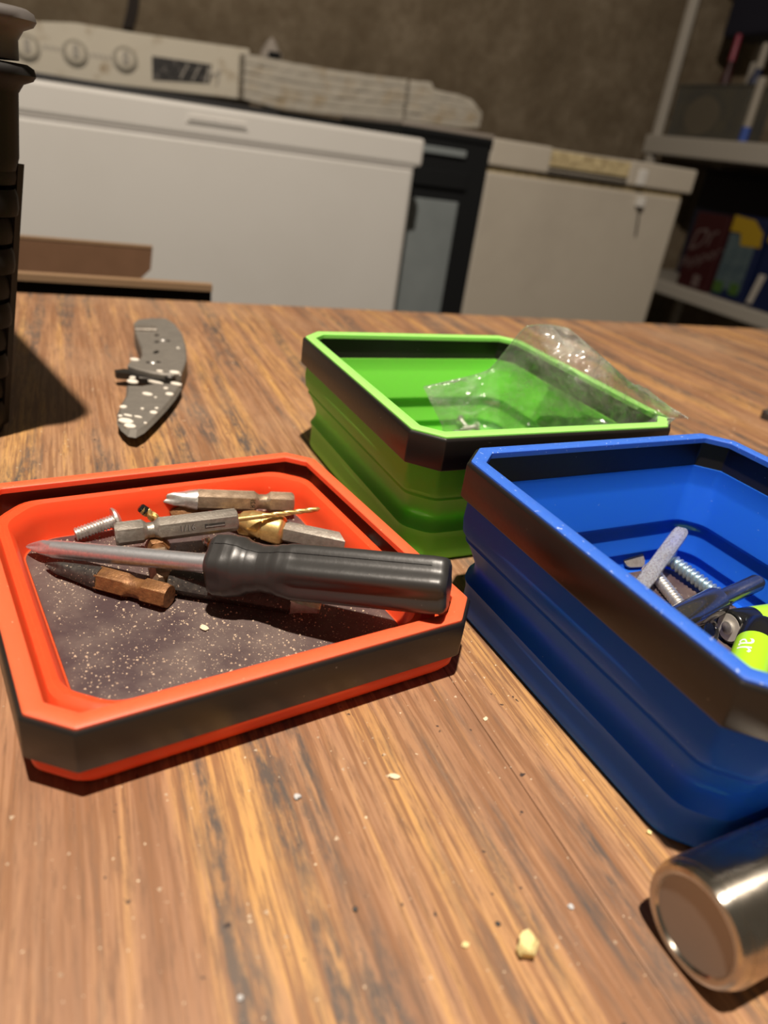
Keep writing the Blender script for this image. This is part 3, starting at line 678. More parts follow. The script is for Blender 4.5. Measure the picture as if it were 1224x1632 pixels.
for i, (x, y, z, a, lb) in enumerate([(735, 684, 7.0, .5, 'small silver screw at the near left corner inside the plastic bag'), (745, 682, 7.6, 2.0, 'small silver screw in the bag, pointing away beside the other'), (722, 688, 6.2, -.4, 'small silver screw in the bag, closest to the green tray corner')]):
    p = px(x, y, z); q = p+Vector((cos(a), sin(a), .12))*9
    L_ = 9; tt_ = thing('small_screw', lb, 'screw', frame(p, q), 'small screws inside the bag')
    b = B(); threads(b, 0, 7.5, 1.3, 1.0, 20, .3, 2); b.build('thread', 'bright', tt_, smooth=60)
    b = B(); b.loft([7.2, 8, 9, 9.4], lambda th, x_, i_: [1.3, 2.4, 2.3, 1.2][i_], 24); b.build('head', 'bright', tt_)

# ---------------------------------------------------------------- folding knife
def cpts(lst, z): return [px(150+x/6.12, 480+y/6.12, z) for x, y in lst]
hk = cpts([(385,215),(430,175),(560,162),(700,165),(790,220),(860,310),(897,430),(905,560),(880,640),(850,710),(700,708),(560,690),(420,655),(325,622),(345,592),(430,580),(468,540),(455,450),(420,360),(395,290)], 9.5)
bk = cpts([(315,800),(460,806),(640,775),(850,785),(855,830),(795,930),(705,1040),(600,1150),(490,1255),(405,1303),(330,1290),(262,1232),(222,1170),(222,1080),(258,990),(308,900)], 6.0)
gk = cpts([(198,668),(300,655),(450,700),(560,735),(700,745),(700,765),(560,752),(440,742),(330,704),(212,692)], 7.0)
org = Vector((hk[9].x, hk[9].y, 0)); t = thing('folding_knife', 'open grey folding knife with white paint spots lying behind the orange-red tray', 'knife', org)
def slab(pts, z0, z1, nm, mt, ins=.6, lb=None):
    poly = [((p-org).x, (p-org).y) for p in pts]; b = B(); b.prism(poly, z0, z1, ins); return b.build(nm, mt, t, smooth=25, label=lb)
slab(hk, 5.6, 9.5, 'handle_scale', 'knife', .9); slab(hk, .3, 3.6, 'handle_scale', 'knife', 0); slab(hk[1:10], 3.6, 5.6, 'backspacer', 'knife_edge', 0)
b = B()
poly = [((p-org).x, (p-org).y) for p in bk]; n = len(poly); cx_ = sum(p[0] for p in poly)/n; cy_ = sum(p[1] for p in poly)/n
def shr(p, k): return (cx_+(p[0]-cx_)*k, cy_+(p[1]-cy_)*k)
b.rings([[(*shr(p, .9), 3.4) for p in poly], [(*p, 4.6) for p in poly], [(*shr(p, .86), 6.2) for p in poly]]); b.build('blade', 'knife', t, smooth=15)
slab(gk, 3.8, 7.0, 'flipper', 'knife_edge', .4)
def disc(c, r, z0, z1, nm, mt, n=18, el=1, rot=0, lb=None):
    p = c-org; poly = [(p.x+r*cos(2*pi*k/n)*el*cos(rot)-r*sin(2*pi*k/n)*sin(rot), p.y+r*cos(2*pi*k/n)*el*sin(rot)+r*sin(2*pi*k/n)*cos(rot)) for k in range(n)]
    b = B(); b.prism(poly, z0, z1, r*.2); return b.build(nm, mt, t, smooth=25, label=lb)
pc = cpts([(740,725)], 8)[0]; disc(pc, 3.2, 3.5, 8.6, 'pivot', 'knife_edge'); disc(cpts([(760,690)], 9.6)[0], 2.0, 9.4, 9.9, 'pivot_screw', 'bright')
for q in [(672, 380), (575, 598)]: disc(cpts([q], 9.6)[0], 1.7, 9.3, 10.0, 'body_screw', 'bright')
for q, e in [((610, 330), 1.6), ((612, 395), 1.4), ((605, 495), 2.2), ((722, 385), 1.0), ((530, 595), 1.0), ((625, 592), 1.0)]: disc(cpts([q], 9.6)[0], 1.4, 9.2, 9.62, 'slot', 'black', el=e, rot=rad(95))
b = B(); cl = [((p-org).x, (p-org).y) for p in cpts([(395, 235), (600, 240), (615, 280), (400, 275)], 10.5)]; b.prism(cl, 9.4, 10.9, .5); b.build('pocket_clip', 'steel', t)
for q, r_, e in [((285, 1030), 3.0, 1), ((580, 1085), 3.0, 1.1), ((610, 1045), 1.6, 1), ((735, 905), 3.2, 1.2), ((520, 905), 3.0, 1.7), ((310, 1165), 4.4, 1.5), ((350, 1215), 3.6, 1.4), ((470, 1050), 1.6, 1), ((255, 1120), 1.8, 1), ((330, 1115), 1.6, 2.5), ((430, 1130), 1.4, 2.6), ((500, 1190), 1.4, 1), ((375, 780), 4.0, 1.4), ((375, 745), 3.0, 1), ((800, 805), 3.2, 1.8), ((600, 790), 2.0, 4.0), ((700, 850), 2.2, 1), ((600, 940), 1.3, 1)]:
    disc(cpts([q], 6.4)[0], r_*.50, 5.9, 6.75, 'paint_spot', 'paint', 10, e, rad(-10))
for q, r_ in [((785, 690), 2.6), ((395, 565), 2.4), ((820, 455), 1.0), ((640, 680), 1.6)]: disc(cpts([q], 9.9)[0], r_*.7, 9.2, 10.1, 'paint_spot', 'paint', 10, 1.4, 0)

# ---------------------------------------------------------------- metal cylinder at lower right
RC = 10.6; a = Vector((62.9, 79.6, RC)); ax = Vector((cos(.505), sin(.505), 0))
t = thing('metal_cylinder', 'shiny nickel metal cylinder lying at the lower right corner, end cap towards the left', 'cylinder', frame(a, a+ax*10))
b = B(); b.loft([2.2, 2.6, 70, 72], lambda th, x, i: [RC-.15, RC, RC, RC-1][i], 96); b.build('barrel', 'nickel', t)
b = B(); n = 72
rs = [[(x, r*cos(2*pi*k/n), r*sin(2*pi*k/n)) for k in range(n)] for x, r in [(2.4, RC-.2), (1.2, RC-.35), (.3, RC-.9), (0, RC-1.6), (.2, RC-2.3), (.9, RC-2.8)]]
b.rings(rs, cap0=True, cap1=False); b.build('end_ring', 'nickel', t)
b = B(); b.loft([.75, 1.2], lambda th, x, i: RC-2.65, 60); b.build('end_disc', 'nickel_end', t)
# dark screw at right edge
p = px(1226, 668, .3); b = B()
t = thing('machine_nut', 'dark round knob on the table at the right edge, behind the blue tray', 'nut', p)
b = B(); b.prism([(5.5*cos(2*pi*k/20), 5.5*sin(2*pi*k/20)) for k in range(20)], -.3, 5, 1.0); b.build('cap', 'darkbit', t)
b = B(); b.prism([(3.5*cos(2*pi*k/6), 3.5*sin(2*pi*k/6)) for k in range(6)], 5, 7, .4); b.build('hex_top', 'steel', t)

# ---------------------------------------------------------------- stacked woven baskets at left
ea = Vector((-.66, .75)).normalized(); eb = Vector((-.75, -.66)).normalized()
def bloop(corner_inset, z, rr=14, K=6, seg=None):
    d = corner_inset; C = Vector((-127.8, 249))+(ea+eb)*d
    la, lb = 175-2*d, 120-2*d
    Q = [C, C+ea*la, C+ea*la+eb*lb, C+eb*lb]; out = []
    for i in range(4):
        p = Q[i]; e1 = (Q[i-1]-p); e2 = (Q[(i+1) % 4]-p)
        s0 = p+e1.normalized()*rr; s1 = p+e2.normalized()*rr
        for k in range(K+1):
            u = k/K; out.append((1-u)**2*s0+2*u*(1-u)*p+u*u*s1)
    if seg:                                   # resample evenly
        Ls = [0]
        for i in range(len(out)): Ls.append(Ls[-1]+(out[(i+1) % len(out)]-out[i]).length)
        res = []
        for k in range(seg):
            s_ = Ls[-1]*k/seg
            i = max(j for j in range(len(out)) if Ls[j] <= s_); u = (s_-Ls[i])/(Ls[i+1]-Ls[i]+1e-9)
            res.append(out[i].lerp(out[(i+1) % len(out)], u))
        out = res
    return [Vector((p.x, p.y, z)) for p in out]
BO = Vector((-200, 270, 0))
def sub(r): return [p-BO for p in r]
def inset_at(z): return 15.5*(1-z/127)
def basket(label, dz, low, woven=True, mt='weave', cmt='weave', di=0):
    t = thing('woven_basket', label, 'basket', BO+Vector((0, 0, dz))); J = lambda d, z, rr=14, seg=None: sub(bloop(d+di, z, rr, seg=seg))
    b = B(); b.rings([J(q, z) for q, z in ([(3.5, 96), (2.5, 100)] if woven else [(9, 96), (9, 112.9), (1.4, 113.5)])+[(1.2, 119), (-.2, 121.6), (-2.6, 122.8), (-3.4, 124.2), (-3.0, 126.2), (-1.5, 127.2), (1.0, 127.2), (2.4, 126), (3.2, 122)]+([(4.5, 100), (5.5, 96)] if woven else [(3.4, 115.2), (11, 114.6), (11, 96)])], closed=True); b.build('rim', cmt, t, smooth=50)
    if woven:
        b = B(); b.rings([J(inset_at(0)+2, 0), J(inset_at(3)-.5, 1), J(inset_at(6)-1, 6), J(inset_at(6)+3, 6)]); b.build('base', cmt, t)
        NS = 168; z = 9.5; lv = 0
        while z < 96:
            rs = []
            base = J(inset_at(z), z, seg=NS); cen = sum(base, Vector())/NS
            for k in range(NS):
                p = base[k]; nrm = (base[(k+1) % NS]-base[k-1]); nrm = Vector((nrm.y, -nrm.x, 0)).normalized()
                if nrm.dot(p-cen) < 0: nrm = -nrm
                o_ = 1.5*sin(2*pi*k/12*1.0+pi*lv)
                rs.append([p+nrm*(o_+dx)+Vector((0, 0, dz_)) for dx, dz_ in ((-.6, -3.9), (.4, -4.2), (1.0, -2), (1.0, 2), (.4, 4.2), (-.6, 3.9))])
            b = B(); b.rings(rs, closed=True); b.build('weave_strip', mt, t, smooth=50); z += 9.6; lv += 1
        for k in range(0, NS, 12):
            lo = J(inset_at(3), 3, seg=NS)[(k+6) % NS]; hi = J(inset_at(98), 98, seg=NS)[(k+6) % NS]
            b = B(); b.rings([[q+Vector((dx, dy, 0)) for dx, dy in ((-2, -2), (2, -2), (2, 2), (-2, 2))] for q in (lo, hi)]); b.build('stake', 'weave', t)
        b = B(); b.rings([J(inset_at(4)+3.2, 4), J(inset_at(97)+3.2, 97), J(inset_at(97)+4.4, 97), J(inset_at(4)+4.4, 4)], closed=True); b.build('liner', 'black', t)
    return t
basket('lowest dark woven-look basket of the stack at the left edge', 0, True)
basket('middle basket of the stack at the left edge, taupe flared rim', 14.5, False, False, 'weave', 'weave2', -1.0)
basket('top basket of the stack at the left edge, dark collar leaving the frame', 40, False, False, 'weave', 'weave', 7.0)

# ---------------------------------------------------------------- cardboard carton beyond the table
D1, D2 = 575, 760
s1, zt = at(338, 443, D1); s0 = s1-330
t = rt('cardboard_carton', 'open brown cardboard carton standing behind the left edge of the table', 'box', s0, D1, FLOOR_Z)
W = s1-s0; zf = zt-FLOOR_Z
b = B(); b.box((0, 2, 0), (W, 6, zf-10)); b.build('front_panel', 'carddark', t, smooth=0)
b = B(); b.box((0, -2, zf-10), (W, 6, zf-5)); b.build('front_flap', 'cardedge', t, smooth=0, label='ragged lighter flap edge')
for x in (0, W-90):
    b = B(); b.box((x, 6, 0), (x+5, D2-D1, zf-90)); b.build('side_panel', 'card', t, smooth=0)
b = B(); b.box((0, 0, 0), (W-90, D2-D1, 4)); b.build('bottom_panel', 'card', t, smooth=0)
sb, zb = at(243, 396, D2); sb -= s0; zb -= FLOOR_Z
poly = [(0, 0), (sb-14, 0), (sb-14, zb-32), (sb-8, zb-26), (sb-2, zb-20), (sb, zb), (0, zb)]
b = B(); b.rings([[(x, D2-D1, z) for x, z in poly], [(x, D2-D1+5, z) for x, z in poly]]); b.build('rear_flap', 'card', t, smooth=0)
b = B(); b.box((0, D2-D1-.5, zb), (sb, D2-D1+5.5, zb+2)); b.build('rear_flap_edge', 'cardedge', t, smooth=0)

# ---------------------------------------------------------------- left chest freezer
def at_mean(a, c, D):
    (sa, za), (sc_, zc) = at(*a, D), at(*c, D); return (sa, sc_, (za+zc)/2, za, zc)
DF = 1488
sr, z_top = at(679, 222, DF); zl = at(45, 124, DF)[1]; ztop = (z_top+zl)/2
zlb = (at(673, 268, DF)[1]+at(42, 176, DF)[1])/2
sl = sr-1350
t = rt('chest_freezer', 'wide white chest freezer filling the left background behind the table', 'freezer', sl, DF, FLOOR_Z)
W = sr-sl; H_ = zlb-FLOOR_Z; HT = ztop-FLOOR_Z
b = B(); b.box((6, 4, 40), (W-14, 600, H_-5)); b.build('body', 'enamel', t, smooth=0, bevel=8)
b = B(); b.box((8, 3.5, H_-6), (W-16, 594, H_)); b.build('seal', 'greyline', t, smooth=0)
b = B(); b.box((0, 0, H_-2), (W, 606, HT)); b.build('lid', 'enamel', t, smooth=0, bevel=7)
s_a, z_a = at(300, 186, DF); s_b, z_b = at(392, 201, DF)
b = B(); b.box((s_a-sl, -5, z_a-FLOOR_Z-6), (s_b-sl, 2, z_a-FLOOR_Z+3)); b.box((s_a-sl-4, -3, z_a-FLOOR_Z-9), (s_b-sl+4, 1, z_a-FLOOR_Z-6.5)); hd = b.build('lid_handle', 'enamel', t, smooth=0, bevel=1.5)
b = B(); b.box((s_a-sl+2, -5.6, z_a-FLOOR_Z-.5), (s_b-sl-2, -4.8, z_a-FLOOR_Z+2.2)); b.build('grip_recess', 'greyline', hd, smooth=0)
b = B(); b.box((0, 8, 0), (W-10, 590, 42)); b.build('plinth', 'greyline', t, smooth=0)
s_c, z_c = at(36, 252, DF)
text_mesh('L.', 38, lambda x, y: Vector((s_c-sl+x, 5.0, z_c-FLOOR_Z+y)), 'badge', 'smudge', t)

# ---------------------------------------------------------------- right chest freezer
DR = 1660
sA = at(787, 218, DR)[0]; sB = at(1113, 273, DR)[0]
ztop = (at(787, 218, DR)[1]+at(1113, 273, DR)[1])/2; zlb = (at(783, 262, DR)[1]+at(1108, 311, DR)[1])/2
t = rt('chest_freezer', 'smaller beige chest freezer with stained seal and hanging latch, right of the dark cabinet', 'freezer', sA, DR, FLOOR_Z)
W = sB-sA; HT = ztop-FLOOR_Z; H_ = zlb-FLOOR_Z
sm = at(882, 240, DR)[0]-sA; sn = at(1008, 262, DR)[0]-sA
b = B(); b.box((4, 10, 30), (W-16, 520, H_-14)); b.build('body', 'enamel2', t, smooth=0, bevel=7)
b = B(); b.box((6, 16, H_-15), (W-18, 514, H_)); b.build('seal', 'gasket', t, smooth=0, label='yellowed rubber seal')
b = B(); b.box((0, 0, H_-1), (sm, 525, HT)); b.box((sn, 0, H_-1), (W, 525, HT)); b.box((sm, 12, H_-1), (sn, 525, HT-3)); b.build('lid', 'enamel2', t, smooth=0, bevel=5)
b = B(); b.box((sm, 3, H_+16), (sn, 13, HT-6)); b.build('lid_trim', 'gasket', t, smooth=0, bevel=2, label='stained yellow trim strip')
b = B(); b.box((sm, 4, H_-3), (sn, 10, H_+7)); b.build('dark_seal_gap', 'darkgap', t, smooth=0)
sx, zx = at(1022, 285, DR); sx -= sA; zx -= FLOOR_Z
b = B(); b.box((sx-14, -8, zx-16), (sx+12, 2, zx+22)); lt = b.build('latch', 'enamel', t, smooth=0, bevel=3)
sx2, zx2 = at(1021, 322, DR); sx2 -= sA; zx2 -= FLOOR_Z
b = B(); b.box((sx2-9, -10, zx2-12), (sx2+9, 11, zx2+12)); b.build('latch_keeper', 'enamel', t, smooth=0, bevel=3)
b = B(); b.rings([[(sx2+4+q*1.2+cos(k)*3, 2+sin(k)*3, zx2-10-q*7) for k in (0, 1.6, 3.1, 4.7)] for q in range(0, 11)]); b.build('latch_cord', 'cord', t)
b = B(); b.box((2, 12, 0), (W-12, 500, 32)); b.build('plinth', 'greyline', t, smooth=0)

# ---------------------------------------------------------------- range with control console, behind the left freezer
DC = 2560
s0 = at(-90, 100, DC)[0]; s1 = at(398, 110, DC)[0]
zb0 = at(45, 121, DC)[1]; zb1 = at(398, 160, DC)[1]; zt0 = at(45, 36, DC)[1]; zt1 = at(398, 78, DC)[1]
t = rt('kitchen_range', 'old white range with round dials and dark display standing behind the large freezer', 'stove', s0, 2140, FLOOR_Z)
W = s1-s0; zc = (zb0+zb1)/2-FLOOR_Z
b = B(); b.box((0, 0, 0), (W, 620, zc-6)); b.build('body', 'range', t, smooth=0, bevel=4)
dy = DC-2140
def cpt(x, y, dd=0):
    s, z = at(x, y, DC); return Vector((s-s0, dy-dd, z-FLOOR_Z))
k0 = (zb0-FLOOR_Z); slope = (zb1-zb0)/(at(398, 160, DC)[0]-at(45, 121, DC)[0])
b = B(); ed = [cpt(-90, 104), cpt(398, 160), cpt(398, 78), cpt(215, 52), cpt(120, 36), cpt(60, 34), cpt(-90, 12)]
b.rings([ed, [p+Vector((0, 60, 0)) for p in ed]]); cons = b.build('control_console', 'consolewhite', t, smooth=0, bevel=4)
for q in [(43, 76), (120, 85), (199, 95)]:
    c = cpt(*q); b = B(); R_ = 15/F_PX*DC*1.05
    b.rings([[c+Vector((cos(a)*r, -yy, sin(a)*r)) for a in [2*pi*k/28 for k in range(28)]] for r, yy in ((R_, 0), (R_, 3), (R_*.84, 7), (R_*.80, 3))]); kb = b.build('dial', 'dialring', t, smooth=30)
    b = B(); b.rings([[c+Vector((cos(a)*r, -yy, sin(a)*r)) for a in [2*pi*k/24 for k in range(24)]] for r, yy in ((R_*.74, 2), (R_*.70, 16), (R_*.55, 19))]); b.build('dial_cap', 'consolewhite', kb, smooth=30)
    b = B(); b.box(c+Vector((-6, -24, -R_*.35)), c+Vector((9, -18, R_*.6))); b.build('pointer', 'smudge', kb, smooth=0, bevel=2)
qd = [cpt(243, 127, 4), cpt(334, 133, 4), cpt(337, 103, 4), cpt(242, 89, 4)]
b = B(); b.rings([qd, [p+Vector((0, 6, 0)) for p in qd]]); b.build('display', 'display', t, smooth=0)
def pxtext(s, size, xy, dd, par, mt='smudge', sh=0, nm='marking', rot=0):
    c = cpt(*xy, dd); return text_mesh(s, size, lambda x, y: c+Vector(((x*cos(rot)-y*sin(rot))+sh*y, 0, x*sin(rot)+y*cos(rot))), nm, mt, par)
pxtext('/ / M', 62, (320, 120), 5.5, t, 'smudge', .25)
for q in [(86, 77), (161, 90)]:
    b = B(); c = cpt(*q)
    for k in range(4): b.box(c+Vector((-26+k*14, -2.2, -5)), c+Vector((-18+k*14, 0, 5)))
    b.build('faded_print', 'smudge', t, smooth=0)

# dark cabinet in the gap between the freezers
DB = 1645
sL = sr+10; sR = sA-6
zt_ = (at(690, 200, DB)[1]+at(782, 214, DB)[1])/2
t = rt('dark_cabinet', 'near-black cabinet with blue-grey door panels in the gap between the two freezers', 'cabinet', sL, DB, FLOOR_Z)
W = sR-sL; HH = zt_-FLOOR_Z
b = B(); b.box((0, 8, 0), (W, 440, HH-20)); b.build('carcass', 'cab', t, smooth=0)
b = B(); b.box((0, 0, HH-9), (W, 444, HH)); b.build('worktop_edge', 'cabtop', t, smooth=0, bevel=2, label='taupe worktop edge')
b = B(); b.box((0, 2, HH-20), (W, 444, HH-9)); b.build('worktop_underside', 'cab', t, smooth=0)
def panel(x0, y0, x1, y1, nm, mt, dd=2):
    sa, za = at(x0, y0, DB); sb_, zb_ = at(x1, y1, DB); b = B(); b.box((min(sa, sb_)-sL, -dd, min(za, zb_)-FLOOR_Z), (max(sa, sb_)-sL, 9, max(za, zb_)-FLOOR_Z)); return b.build(nm, mt, t, smooth=0, bevel=2)
panel(660, 228, 742, 252, 'drawer_front', 'steelblue'); panel(640, 312, 697, 520, 'door', 'steelblue'); panel(640, 262, 742, 304, 'drawer_front', 'cab')
# dark bench behind the left freezer
sW0 = s1+8; sW1 = at(775, 210, 2300)[0]; zW = at(560, 190, 2400)[1]-8
t = rt('dark_bench', 'dark bench behind the big freezer carrying the paper bundles', 'bench', sW0, 2300, FLOOR_Z)
b = B(); b.box((0, 0, zW-FLOOR_Z-70), (sW1-sW0, 400, zW-FLOOR_Z)); b.build('bench_top', 'cab', t, smooth=0)
b = B(); b.box((0, 6, 0), (sW1-sW0, 20, zW-FLOOR_Z-70)); b.build('front_panel', 'cab', t, smooth=0)
def bundle(label, top, bot, D, dep=60, seed=0, layers=5):
    s_0 = at(*bot[0], D)[0]; z_0 = min(at(*q, D)[1] for q in bot); t = rt('paper_bundle', label, 'papers', s_0, D, z_0)
    T = [at(*q, D) for q in top]; Bt = [at(*q, D) for q in bot]
    def ev(L, s):
        for (a, za), (c, zc) in zip(L, L[1:]):
            if a <= s <= c: return za+(zc-za)*(s-a)/(c-a+1e-6)
        return L[0][1] if s < L[0][0] else L[-1][1]
    sa, sb_ = max(T[0][0], Bt[0][0]), min(T[-1][0], Bt[-1][0]); n = 46; rn = random.Random(seed)
    for l in range(layers):
        u0, u1 = l/layers, (l+1)/layers-.012; rs = []
        for i in range(n+1):
            s = sa+(sb_-sa)*i/n; zt2, zb2 = ev(T, s), ev(Bt, s); jt = 5*noise.noise(Vector((s*.03, l*3+seed, 0)))
            y0_ = 7*noise.noise(Vector((s*.02, l*5.3, seed)))+rn.uniform(-1, 1)
            za, zb2_ = zb2+(zt2-zb2)*u0, zb2+(zt2-zb2)*u1+jt*.3
            rs.append([(s-s_0, y0_, za-z_0), (s-s_0, y0_-2, (za+zb2_)/2-z_0), (s-s_0, y0_, zb2_-z_0), (s-s_0, dep, zb2_-z_0), (s-s_0, dep, za-z_0)])
        b = B(); b.rings(rs); b.build('folded_sheet', 'paper', t, smooth=40)
    return t
bundle('off-white stained paper bundle lying right of the range console', [(388, 84), (430, 92), (470, 100), (540, 112), (600, 120), (649, 126)], [(388, 158), (440, 172), (500, 180), (560, 186), (649, 193)], 2440, 90, 1, 5)
bundle('shorter frayed paper bundle with rounded right end, topmost at the dark cabinet', [(646, 126), (688, 130), (692, 142), (730, 150), (752, 158), (768, 180)], [(646, 192), (690, 198), (730, 203), (768, 204)], 2430, 90, 5, 5)
# crumpled wrapper on top + cord on wall
s_, z_ = at(432, 90, 2490); b = B()
t = rt('crumpled_wrapper', 'small grey crumpled wrapper sitting on top of the paper bundle', 'wrapper', s_, 2490, z_-4)
b = B(); rs = []
for i in range(5):
    r = [34, 32, 24, 14, 3][i]; rs.append([(cos(a)*r*(1+.4*noise.noise(Vector((cos(a)*2, sin(a)*2, i*.9)))), sin(a)*r*.7, i*13) for a in [2*pi*k/14 for k in range(14)]])
b.rings(rs); b.build('crumpled_foil', 'rag', t, smooth=10); b = B(); b.box((-14, -30, 0), (22, -18, 16)); b.build('dark_fold', 'cab', t, smooth=0, bevel=3)
pa, pb = at(210, -30, WALL_D-14), at(199, 44, WALL_D-14)
t = rt('wall_cord', 'dark cord hanging down the wall above the range console', 'cord', pb[0], WALL_D-14, pb[1])
for off in (0, 16):
    b = B(); rs = []
    for i in range(13):
        u = i/12; c = Vector((off+(pa[0]-pb[0])*u*2.2+6*sin(u*7), 0, (pa[1]-pb[1])*u*2.2)); rs.append([c+Vector((cos(a)*8, sin(a)*8, 0)) for a in [2*pi*k/8 for k in range(8)]])
    b.rings(rs); b.build('cord_strand', 'cord', t)

# ---------------------------------------------------------------- shelving unit at right
SP = 2120                                    # the shelf front stands on the plane s = SP, running towards the camera
def ats(x, y, Sp):
    d = fw + RV*((x-612)/F_PX) - UV*((y-816)/F_PX); P = CAM + d*(Sp/d.dot(E1)); return P.dot(E2), P.z
DF1 = ats(1034, 224, SP)[0]                  # far end
zs1t, zs1b = (ats(1035, 210, SP)[1]+ats(1224, 234, SP)[1])/2, (ats(1029, 240, SP)[1]+ats(1224, 270, SP)[1])/2
zs2t, zs2b = (ats(1064, 453, SP)[1]+ats(1224, 496, SP)[1])/2, (ats(1060, 476, SP)[1]+ats(1224, 520, SP)[1])/2
WS = 980; DEP = 420
def sh(name, label=None, cat=None, x=0, dep=0, z=0, group=None, rz=0):
    mm = ROOM @ Matrix.Translation((SP+dep, DF1-x, z)) @ Matrix.Rotation(-pi/2+rz, 4, 'Z'); return thing(name, label, cat, mm, group)
t = sh('shelving_unit', 'grey-white plastic shelving unit in the right background', 'shelf', 0, 0, FLOOR_Z)
for x in (0, WS-34):
    for y in (0, DEP-34):
        b = B(); b.box((x, y, 0), (x+34, y+34, 1750)); b.build('post', 'shelf', t, smooth=0, bevel=8)
for za, zb_ in ((zs1b, zs1t), (zs2b, zs2t), (zs1t+620, zs1t+670), (-700, -650)):
    b = B(); b.box((-14, -10, za-FLOOR_Z), (WS+14, DEP+10, zb_-FLOOR_Z)); b.build('shelf_board', 'shelf', t, smooth=0, bevel=6)
b = B(); b.box((SP+DEP+60, -1800, FLOOR_Z), (SP+DEP+120, WALL_D, 1750)); struct('wall_right', b, 'wall')
def xs_(x, y, dep): return DF1-ats(x, y, SP+dep)[0]
def on_shelf(name, label, cat, x0, y0, x1, y1, dep0, zbase, dep, mt, group=None, part='carton'):
    xa = xs_(x0, (y0+y1)/2, dep0); xb = xs_(x1, (y0+y1)/2, dep0); xm = (x0+x1)/2
    hz = ats(xm, y0, SP+dep0)[1]-zbase
    o = sh(name, label, cat, xa, dep0, zbase, group); w = xb-xa
    b = B(); b.box((0, 0, 0), (w, dep, hz)); b.build(part, mt, o, smooth=0, bevel=4); return o, w, hz
o, w_, h_ = on_shelf('drink_carton', 'maroon drink carton with pale script, left on the lower shelf', 'carton', 1094, 338, 1146, 458, 12, zs2t, 260, 'maroon')
text_mesh('Dr', 105, lambda x, y: Vector((w_*.45+x+.2*y, -1.5, h_*.68+y+.35*x)), 'lettering', 'script', o)
text_mesh('Pepper', 66, lambda x, y: Vector((w_*.50+x+.2*y, -1.5, h_*.42+y+.42*x)), 'lettering', 'script', o)
b = B(); b.box((w_*.5, -2, h_*.04), (w_*.72, 0, h_*.2)); b.build('label_patch', 'script', o, smooth=0)
o, w_, h_ = on_shelf('household_pack', 'blue-green household pack with yellow banner beside the maroon carton', 'pack', 1150, 342, 1206, 478, 10, zs2t, 240, 'navy', part='pack')
b = B(); b.rings([[(x, yy, z) for x, z in [(w_*.02, h_*.99), (w_*.62, h_*.97), (w_*.95, h_*.84), (w_*1.0, h_*.68), (w_*.45, h_*.66), (w_*.35, h_*.80), (w_*.02, h_*.80)]] for yy in (-4, 2)]); b.build('yellow_banner', 'yellow', o, smooth=0)
b = B(); b.box((w_*.04, -2, h_*.12), (w_*.86, 1, h_*.78)); b.build('picture_panel', 'palegreen', o, smooth=0)
b = B(); b.box((w_*.05, -3, h_*.06), (w_*.34, 1, h_*.2)); b.build('green_patch', 'leaf', o, smooth=0)
b = B(); b.box((w_*.55, -3, h_*.08), (w_*.82, 1, h_*.22)); b.build('green_patch', 'leaf', o, smooth=0)
o, w_, h_ = on_shelf('household_pack', 'navy pack with pale stripe at the right edge of the lower shelf', 'pack', 1208, 362, 1290, 500, 10, zs2t, 240, 'navy', part='pack')
b = B(); b.rings([[(x, yy, z) for x, z in [(w_*.0, h_*.05), (w_*.12, h_*.05), (w_*.22, h_*.42), (w_*.08, h_*.42)]] for yy in (-3, 2)]); b.build('pale_stripe', 'smudge', o, smooth=0)
b = B(); b.box((0, -3, h_*.80), (w_, 2, h_*.97)); b.build('yellow_banner', 'yellow', o, smooth=0)
hb = zs1b-zs2t
o = sh('shade_filler', 'added dark box, shade tote deep in the lower shelf bay behind the cartons', 'filler', 50, 285, zs2t)  # dark box added in place of the shadowed wall behind this bay
b = B(); b.box((0, 0, 0), (WS-100, 95, hb-30)); b.build('tub', 'navybag', o, smooth=0, bevel=8)
b = B(); b.box((-5, -5, hb-30), (WS-95, 98, hb-16)); b.build('lid', 'navybag', o, smooth=0, bevel=3)
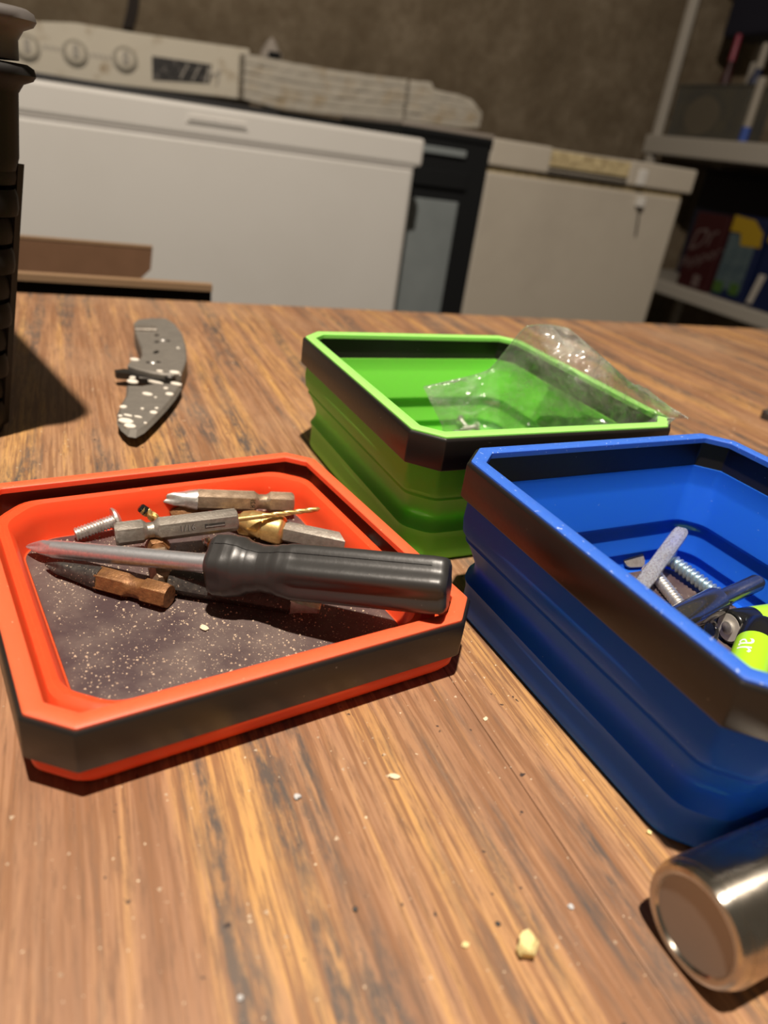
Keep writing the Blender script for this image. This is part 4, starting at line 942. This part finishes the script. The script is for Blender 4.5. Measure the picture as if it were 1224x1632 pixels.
o, w_, h_ = on_shelf('clear_bin', 'smoky see-through bin on the upper shelf beside the left post', 'bin', 1070, 138, 1186, 226, 40, zs1t, 110, 'smoky', part='tub')
b = B(); b.box((-4, -4, h_), (w_+4, 114, h_+8)); b.build('lid', 'smoky', o, smooth=0, bevel=2)
b = B(); b.rings([[(w_*.45+cos(a)*w_*.24, yy, h_*.45+sin(a)*h_*.38) for a in [2*pi*k/20 for k in range(20)]] for yy in (-2, 2)]); b.build('oval_shape', 'dimtan', o, smooth=0)
def ringz(r, z, n=20): return [(cos(2*pi*k/n)*r, sin(2*pi*k/n)*r, z) for k in range(n)]
def bottle(label, x, y0, dep0, r, mt, cap):
    z1 = ats(x, y0, SP+dep0)[1]; h = z1-zs1t; o = sh('bottle', label, 'bottle', xs_(x, y0+60, dep0), dep0, zs1t)
    b = B(); b.rings([ringz(q, zz) for q, zz in ((r*.9, 0), (r, 4), (r, h*.62), (r*.55, h*.74), (r*.5, h*.76))]); b.build('bottle_body', mt, o)
    b = B(); b.rings([ringz(q, zz) for q, zz in ((r*.58, h*.76), (r*.58, h*.98), (r*.45, h))]); b.build('cap', cap, o); return o
bottle('slim bottle with pink top standing behind the smoky bin', 1160, 56, 178, 20, 'maroon', 'pink')
bottle('dark blue bottle with cream cap behind the white tube', 1203, 70, 184, 24, 'navy', 'cream')
dpt = 14; z1 = ats(1212, 122, SP+dpt)[1]; hh = z1-zs1t
o = sh('white_tube', 'white tube with blue base on the upper shelf right of the bin', 'tube', xs_(1198, 180, dpt+18), dpt+18, zs1t)
b = B(); b.rings([ringz(15, 0), ringz(15, hh*.24)]); b.build('blue_base', 'brightblue', o)
b = B(); b.rings([ringz(15, hh*.24), ringz(15, hh)]); b.build('tube', 'cream', o)
zq = ats(1125, 62, SP+215)[1]; xb0 = max(-12, xs_(1103, 40, 215))
o = sh('storage_bag', 'black-navy bag hanging down behind the bottles on the upper shelf', 'bag', xb0, 215, zq)
b = B(); b.box((0, 0, 0), (WS-60-xb0, 150, zs1t+600-zq)); b.build('bag_body', 'navybag', o, smooth=0, bevel=15)
bpy.context.view_layer.update()
